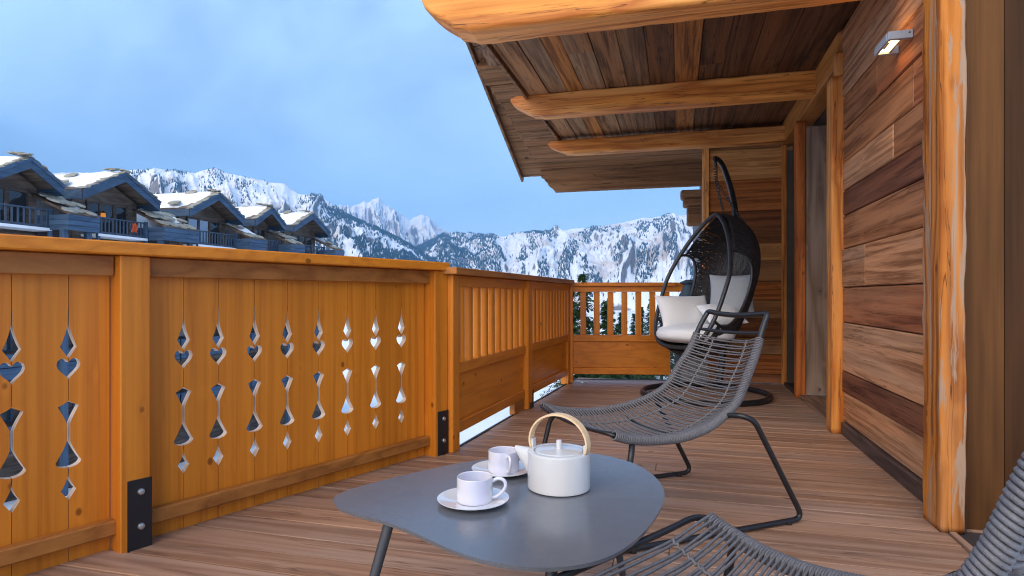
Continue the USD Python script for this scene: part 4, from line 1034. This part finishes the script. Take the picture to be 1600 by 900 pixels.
# ------------------------------------------------------------------ ground, mountains, forest
def polar(phi, r):
    """horizontal ray at angle phi right of the lens axis -> world x, y"""
    return r * (np.sin(phi) * RGT[0] + np.cos(phi) * FWD[0]), r * (np.sin(phi) * RGT[1] + np.cos(phi) * FWD[1])
def ridge_of(pts, r):
    """pixels (u, v) of a skyline -> interpolators of height over phi at distance r"""
    pts = np.array(pts, float)
    ph_ = np.arctan((pts[:, 0] - 800) / 950)
    z_ = EYE + (462 - pts[:, 1]) / 950 * r * np.cos(ph_)
    return ph_, z_
def ridged(p, octaves, seed):
    s = 0; w = 1.0
    for o in range(octaves):
        n_ = 1 - np.abs(2 * meshkit.noise(p * 2 ** o, seed + o) - 1)
        s = s + w * n_ * n_; w *= .5
    return s / (2 - 2 * .5 ** octaves)
rock_snow = mat('mountain_snow_and_rock', {
    'geo': ('geometry', {}), 'sp': ('separate_xyz', {}),
    'mp': ('mapping', {'scale': (0.012, 0.012, 0.006)}), 'n': ('noise_texture', {'scale': 1.0, 'detail': 8.0, 'roughness': 0.66}),
    'nm': ('math', {'math_type': 'multiply_add', 'value2': 1.1, 'value3': -0.55}), 'ad': ('math', {'math_type': 'add'}),
    'r': ('rgb_ramp', {'ramp': [(0.40, (1, 1, 1)), (0.52, (0, 0, 0))]}),
    'mp2': ('mapping', {'scale': (0.05, 0.05, 0.05)}), 'n2': ('noise_texture', {'scale': 1.0, 'detail': 6.0, 'roughness': 0.7}),
    'rk': ('rgb_ramp', {'ramp': [(0.3, (0.10, 0.085, 0.08)), (0.5, (0.20, 0.165, 0.145)), (0.7, (0.33, 0.26, 0.21))]}),
    'mp3': ('mapping', {'scale': (0.004, 0.004, 0.004)}), 'n3': ('noise_texture', {'scale': 1.0, 'detail': 7.0, 'roughness': 0.7}),
    'rs': ('rgb_ramp', {'ramp': [(0.50, (0.84, 0.87, 0.92)), (0.62, (0.60, 0.53, 0.48))]}),
    'mx': ('mix', {}), 'p': ('principled_bsdf', {'roughness': 0.8, 'specular_ior_level': 0.1}),
}, [('geo.normal', 'sp.vector'), ('geo.position', 'mp.vector'), ('geo.position', 'mp2.vector'), ('geo.position', 'mp3.vector'), ('mp.vector', 'n.vector'), ('mp2.vector', 'n2.vector'), ('mp3.vector', 'n3.vector'),
    ('n.fac', 'nm.value1'), ('nm.value', 'ad.value1'), ('sp.z', 'ad.value2'), ('ad.value', 'r.fac'), ('n2.fac', 'rk.fac'), ('n3.fac', 'rs.fac'),
    ('rs.color', 'mx.color1'), ('rk.color', 'mx.color2'), ('r.color', 'mx.fac'), ('mx.color', 'p.base_color')], 'p.BSDF')

def base_z(r):
    return np.interp(r, [0, 14, 60, 200, 500, 1500, 3000, 8000, 16000], [-7.2, -7.2, -9, -14, -22, -40, -60, -80, -60])
def massif(name, skyline, r0, r1, power, gully, gfreq, seed, label, nphi=760, nr=170, lim=None, rough_=1.0):
    ph_, z_ = ridge_of(skyline, r1)
    lo_, hi_ = lim if lim else (ph_[0], ph_[-1])
    phi = np.linspace(lo_, hi_, nphi)
    zr = np.interp(phi, ph_, z_)
    tt = np.r_[np.linspace(0, 1, nr), np.linspace(1.02, 1.3 if r1 < 5000 else 1.12, 14)]
    T, PH_ = np.meshgrid(tt, phi, indexing='ij')
    ZR = np.broadcast_to(zr, T.shape)
    fine = (meshkit.fbm(np.stack([phi * r1 / 45, phi * 0, phi * 0 + seed], -1), 5, seed) - .5) * r1 * .0042 * rough_
    ZR = ZR + fine
    Rr = r0 + (r1 - r0) * T
    foot = base_z(r0) - 15
    up = np.minimum(T, 1)
    z = foot + (ZR - foot) * up ** power
    q = np.stack([PH_ * gfreq, T * .9, T * 0 + seed], -1)
    warp = meshkit.fbm(np.stack([PH_ * gfreq * .4, T * 2.2, T * 0 + seed + 5], -1), 3, seed + 9) - .5
    q[..., 0] += warp * 1.6
    g = ridged(q, 5, seed) - .55
    g2 = ridged(np.stack([PH_ * gfreq * 4.2 + warp * 3, T * 5, T * 0 + seed], -1), 4, seed + 3) - .5
    env = (4 * up * (1 - up)) ** .7 * (T <= 1)
    z = z + (g * gully + g2 * gully * .35) * env * np.clip((ZR - foot) / 300, .2, 2)
    z = np.where(T <= 1, np.minimum(z, ZR - (1 - up) * 25), z)
    z = np.where(T > 1, ZR - (T - 1) * (ZR - foot) * 1.2, z)
    Rj = Rr + (meshkit.fbm(np.stack([PH_ * gfreq * .8, T * 3, T * 0 + seed], -1), 4, seed + 21) - .5) * (r1 - r0) * .16 * env
    x, y_ = polar(PH_, Rj)
    P = np.stack([x, y_, z], -1)
    v, f = grid_mesh(P)
    single(name, (v, f), rock_snow, label, 'mountain', kind='structure', smooth=True)
    return P, T, PH_
SKY_L = [(-900, 300), (-300, 285), (0, 275), (120, 270), (200, 267), (240, 264), (262, 266), (306, 270), (322, 266), (337, 262), (356, 271), (387, 277), (416, 284), (444, 287), (466, 302), (494, 304), (505, 310), (516, 318), (531, 326), (545, 336), (580, 352), (620, 370), (660, 393), (700, 418), (740, 446), (790, 472), (830, 480)]
SKY_M = [(300, 330), (430, 330), (500, 327), (520, 322), (547, 322), (569, 315), (580, 313), (592, 309), (598, 317), (606, 322), (622, 331), (632, 337), (641, 344), (653, 337), (662, 335), (670, 337), (681, 350), (697, 361), (720, 366), (760, 380), (840, 400), (900, 420)]
SKY_R = [(560, 440), (600, 415), (640, 392), (690, 366), (712, 363), (732, 365), (760, 366), (792, 369), (834, 361), (860, 362), (890, 358), (905, 357), (950, 352), (1006, 341), (1062, 336), (1089, 333), (1200, 325), (1600, 330), (2600, 320)]
PL = massif('mountain', SKY_L, 1150, 2900, 1.0, 95, 16, 4, 'broad snowy mountain dotted with trees, rising behind the chalets')
PM = massif('peak', SKY_M, 3600, 6400, 1.1, 230, 20, 8, 'far pair of rocky snow peaks above the saddle', rough_=1.5)
PRt = massif('cliff_mountain', SKY_R, 2000, 4000, .62, 95, 16, 12, 'long snowy cliff mountain with tree filled gullies above the end railing')
# snowy ground out to the horizon
rr = np.r_[0, np.geomspace(3, 7500, 84)]
aa = np.linspace(0, 2 * np.pi, 181)
RR, AA = np.meshgrid(rr, aa, indexing='ij')
gx_, gy_ = RR * np.cos(AA), RR * np.sin(AA)
gz_ = base_z(RR) + (meshkit.fbm(np.stack([gx_ / 9, gy_ / 9, gx_ * 0], -1), 4, 2) - .5) * np.clip(RR / 12, .4, 1.6)
gv, gf = grid_mesh(np.stack([gx_, gy_, gz_], -1))
single('snow_ground', (gv, gf), snow_mat, 'snow covered ground below the balcony and across the valley', 'snow', kind='structure', smooth=True)

needle_far = mat('far_conifer_haze_tint', {'oi': ('object_info', {}), 'r': ('rgb_ramp', {'ramp': [(0, (0.022, 0.050, 0.066)), (1, (0.045, 0.088, 0.108))]}), 'p': ('principled_bsdf', {'roughness': 0.9, 'specular_ior_level': 0.1})}, [('oi.random', 'r.fac'), ('r.color', 'p.base_color')], 'p.BSDF')  # blue of the distant haze painted into the conifer colour
def cone(r, z0, z1, n=6, rot=0.0):
    a = np.arange(n) * 2 * np.pi / n + rot
    v = np.vstack([np.stack([r * np.cos(a), r * np.sin(a), np.full(n, z0)], 1), [[0, 0, z1], [0, 0, z0 + .08]]])
    j = np.arange(n); j2 = (j + 1) % n
    return v, np.vstack([np.stack([j, j2, np.full(n, n)], 1), np.stack([j2, j, np.full(n, n + 1)], 1)])
def forest(name, label, P, T, PH_, want, mask, seed, size):
    r_ = np.random.default_rng(seed)
    n0, m0 = T.shape
    w = mask(T, PH_)
    w = np.where(T <= 1.0, w, 0)
    w = np.clip(w, 0, None).ravel(); w /= w.sum()
    idx = r_.choice(len(w), want, p=w)
    i, j = np.divmod(idx, m0)
    i2, j2 = np.clip(i + 1, 0, n0 - 1), np.clip(j + 1, 0, m0 - 1)
    a, b = r_.random((2, want, 1))
    pos = P[i, j] * (1 - a) * (1 - b) + P[i2, j] * a * (1 - b) + P[i, j2] * (1 - a) * b + P[i2, j2] * a * b
    pi = UsdGeom.PointInstancer.Define(stage, '/World/' + free('/World', name))
    data(pi.GetPrim(), label, 'forest', None, 'stuff')
    pr = str(pi.GetPath()) + '/conifer'
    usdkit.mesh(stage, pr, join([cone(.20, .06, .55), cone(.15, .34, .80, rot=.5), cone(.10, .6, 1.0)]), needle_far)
    pi.CreatePrototypesRel().AddTarget(pr)
    pi.CreateProtoIndicesAttr(Vt.IntArray.FromNumpy(np.zeros(want, np.int32)))
    pi.CreatePositionsAttr(Vt.Vec3fArray.FromNumpy(pos.astype(np.float32) - np.float32([0, 0, 1.0])))
    h = r_.uniform(*size, want)
    pi.CreateScalesAttr(Vt.Vec3fArray.FromNumpy(np.stack([h * 1.15, h * 1.15, h], 1).astype(np.float32)))
    an = r_.uniform(0, np.pi, want)
    q = np.stack([np.cos(an / 2), an * 0, an * 0, np.sin(an / 2)], 1)
    pi.CreateOrientationsAttr(Vt.QuathArray([Gf.Quath(float(a_), 0, 0, float(d_)) for a_, d_ in q[:, [0, 3]]]))
def thr(x, lo_, hi_):
    return np.clip((x - lo_) / (hi_ - lo_), 0, 1)
def mask_L(T, PH_):
    u = 800 + 950 * np.tan(PH_)
    n1 = meshkit.fbm(np.stack([PH_ * 60, T * 10, T * 0], -1), 5, 31)
    dots = thr(n1, .50, .60) * 1.0
    band = meshkit.fbm(np.stack([PH_ * 26 - T * 3.2, T * 3.0 + PH_ * 6, T * 0 + 3], -1), 5, 33)
    diag = thr(band, .48, .54) * thr(u, 480, 560) * 3.0 + thr(band, .58, .62) * thr(u, 380, 480) * 1.0
    top = thr(T, .86, .97) * thr(u, 520, 560) * 4
    return (dots + diag + top) * (u > 100)
def mask_R(T, PH_):
    u = 800 + 950 * np.tan(PH_)
    st = meshkit.fbm(np.stack([PH_ * 58, T * 2.6, T * 0], -1), 5, 41)
    blk = meshkit.fbm(np.stack([PH_ * 22, T * 6, T * 0 + 9], -1), 4, 43)
    gul = thr(st + .6 * (blk - .5), .52, .56)
    toprow = thr(T, .84, .98) * thr(900 - u, -40, 60) * thr(blk, .35, .5) * 1.6
    left = thr(760 - u, 0, 60) * thr(meshkit.fbm(np.stack([PH_ * 30 - T * 4, T * 3, T * 0], -1), 4, 47), .44, .52) * 2
    dots = thr(meshkit.fbm(np.stack([PH_ * 90, T * 16, T * 0], -1), 4, 45), .54, .62) * .1
    return gul * (T < .93) * thr(T, .02, .1) * 1.2 + toprow + left + dots
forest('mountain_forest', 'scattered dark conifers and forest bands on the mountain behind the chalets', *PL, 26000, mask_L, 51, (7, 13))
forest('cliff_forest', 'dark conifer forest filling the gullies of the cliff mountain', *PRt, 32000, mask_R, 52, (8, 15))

# ------------------------------------------------------------------ firs below the end railing
needles = mat('fir_needles', {'oi': ('object_info', {}), 'g': ('geometry', {}), 'r': ('rgb_ramp', {'ramp': [(0, (0.035, 0.070, 0.024)), (0.5, (0.085, 0.125, 0.036)), (1, (0.20, 0.20, 0.06))]}),
                              'p': ('principled_bsdf', {'roughness': 0.7, 'specular_ior_level': 0.2}), 't': ('translucent_bsdf', {'color': (0.05, 0.08, 0.03)}), 'm': ('mix_closure', {'fac': 0.2})},
              [('g.random_per_island', 'r.fac'), ('r.color', 'p.base_color'), ('p.BSDF', 'm.closure1'), ('t.BSDF', 'm.closure2')], 'm.closure')
bark = plain('fir_bark', (0.07, 0.05, 0.04), 0.9, bump=0.6, bscale=30, var=0.3)
def fir(label, loc, h, seed, rz=0, group='firs below the end railing', dens=1.0):
    r_ = np.random.default_rng(seed)
    t = thing('fir_tree', label, 'fir tree', group, loc=loc, rz=rz)
    part('trunk', tube([(0, 0, -.3), (.03, 0, h * .5), (0, 0, h * .99)], [.02 * h, .012 * h, .002 * h], 8), bark, t, True)
    V, F = [], 0
    tris = []
    levels = int(44 * dens)
    for k in range(levels):
        f = k / levels
        z = h * (.10 + .89 * f)
        R_ = h * .25 * (1 - f) ** .85 + .05
        nb = int(15 - 7 * f)
        for b in range(nb):
            a = r_.uniform(0, 2 * np.pi); L_ = R_ * r_.uniform(.65, 1.1); droop = r_.uniform(.15, .55); zj = z + r_.uniform(-.016, .016) * h
            for q in np.linspace(.12, 1, int(10 + 12 * (1 - f))):
                c = np.array([math.cos(a) * L_ * q, math.sin(a) * L_ * q, zj - droop * L_ * q ** 1.5 + .12 * L_ * q ** 3])
                for s in (-1, 1):
                    sw = r_.uniform(.35, 1.1) * s
                    ln = (.085 * h ** .5) * r_.uniform(.5, 1.0) * (1.15 - .6 * q)
                    d = np.array([math.cos(a + sw), math.sin(a + sw), r_.uniform(-.9, .35)]) * ln
                    w_ = np.array([-d[1], d[0], r_.uniform(-.2, .2) * ln]) * .20
                    tris += [c + w_ * .6, c - w_ * .6, c + d * .6 - w_, c + d, c + d * .6 + w_]
    V = np.array(tris)
    n_ = len(V) // 5
    o = (np.arange(n_) * 5)[:, None]
    F = np.vstack([o + [0, 1, 2], o + [0, 2, 4], o + [4, 2, 3]])
    part('crown', (V, F), needles, t, kind='stuff')
    return t
def at_pix(u, Z):
    return EYEP + (FWD + RGT * (u - 800) / 950) * Z
def fir_at(u, v_tip, Z, seed, label, src=None):
    p = at_pix(u, Z); ground = float(base_z(np.array(math.hypot(p[0], p[1])))) - .3
    tip = EYE + (462 - v_tip) / 950 * Z
    if src is None:
        return fir(label, (p[0], p[1], ground), tip - ground, seed), tip - ground
    s, hs = src
    k = (tip - ground) / hs
    return copy_of(s, label, (p[0], p[1], ground), seed * 1.3, scale=(k * .95, k * .95, k))
f1 = fir_at(911, 424, 21, 1, 'tallest fir, its thin tip rising above the end railing')
f2 = fir_at(949, 462, 19, 2, 'bushy green fir right of the tallest one, seen between the slats')
fir_at(893, 452, 27, 3, 'fir behind the corner post of the end railing', f1)
fir_at(972, 482, 24, 4, 'low fir in the middle of the slatted end railing', f2)
fir_at(1003, 478, 62, 5, 'distant fir seen between the right hand slats, left one', f1)
fir_at(1016, 466, 70, 6, 'distant fir seen between the right hand slats, tallest one', f1)
fir_at(990, 488, 66, 7, 'distant fir seen between the right hand slats, lowest one', f2)
fir_at(1034, 468, 78, 8, 'distant fir seen left of the egg chair rim', f1)
fir_at(1046, 474, 84, 9, 'distant fir hidden partly by the white cushion', f2)
fir_at(930, 500, 33, 10, 'small fir low between the tall firs', f2)
bush = thing('shrub', 'low evergreen shrub on the snow below the end railing', 'shrub', loc=(*at_pix(985, 17)[:2], -7.2))
V = []
rb_ = np.random.default_rng(5)
for k in range(1500):
    d = rb_.normal(size=3); d /= np.linalg.norm(d); c = d * np.array([1.6, 1.2, .9]) * rb_.uniform(.5, 1) ** .5; c[2] = abs(c[2])
    e = rb_.normal(size=3) * .12; w_ = np.cross(e, d) * .5
    V += [c + e, c - w_, c + w_]
part('foliage', (np.array(V), np.arange(len(V)).reshape(-1, 3)), needles, bush, kind='stuff')

# ------------------------------------------------------------------ air
hz = mat('valley_haze', {'v': ('principled_volume', {'color': (0.20, 0.52, 1.0), 'density': HAZE_D, 'anisotropy': 0.0})}, [], None, volume='v.volume') if (HAZE_D := 1.6e-4) else None
single('haze', bx((-7600, -7600, -160), (7600, 7600, 1250), 1.0), hz, 'thin blue valley haze around the whole scene', 'haze', kind='stuff')
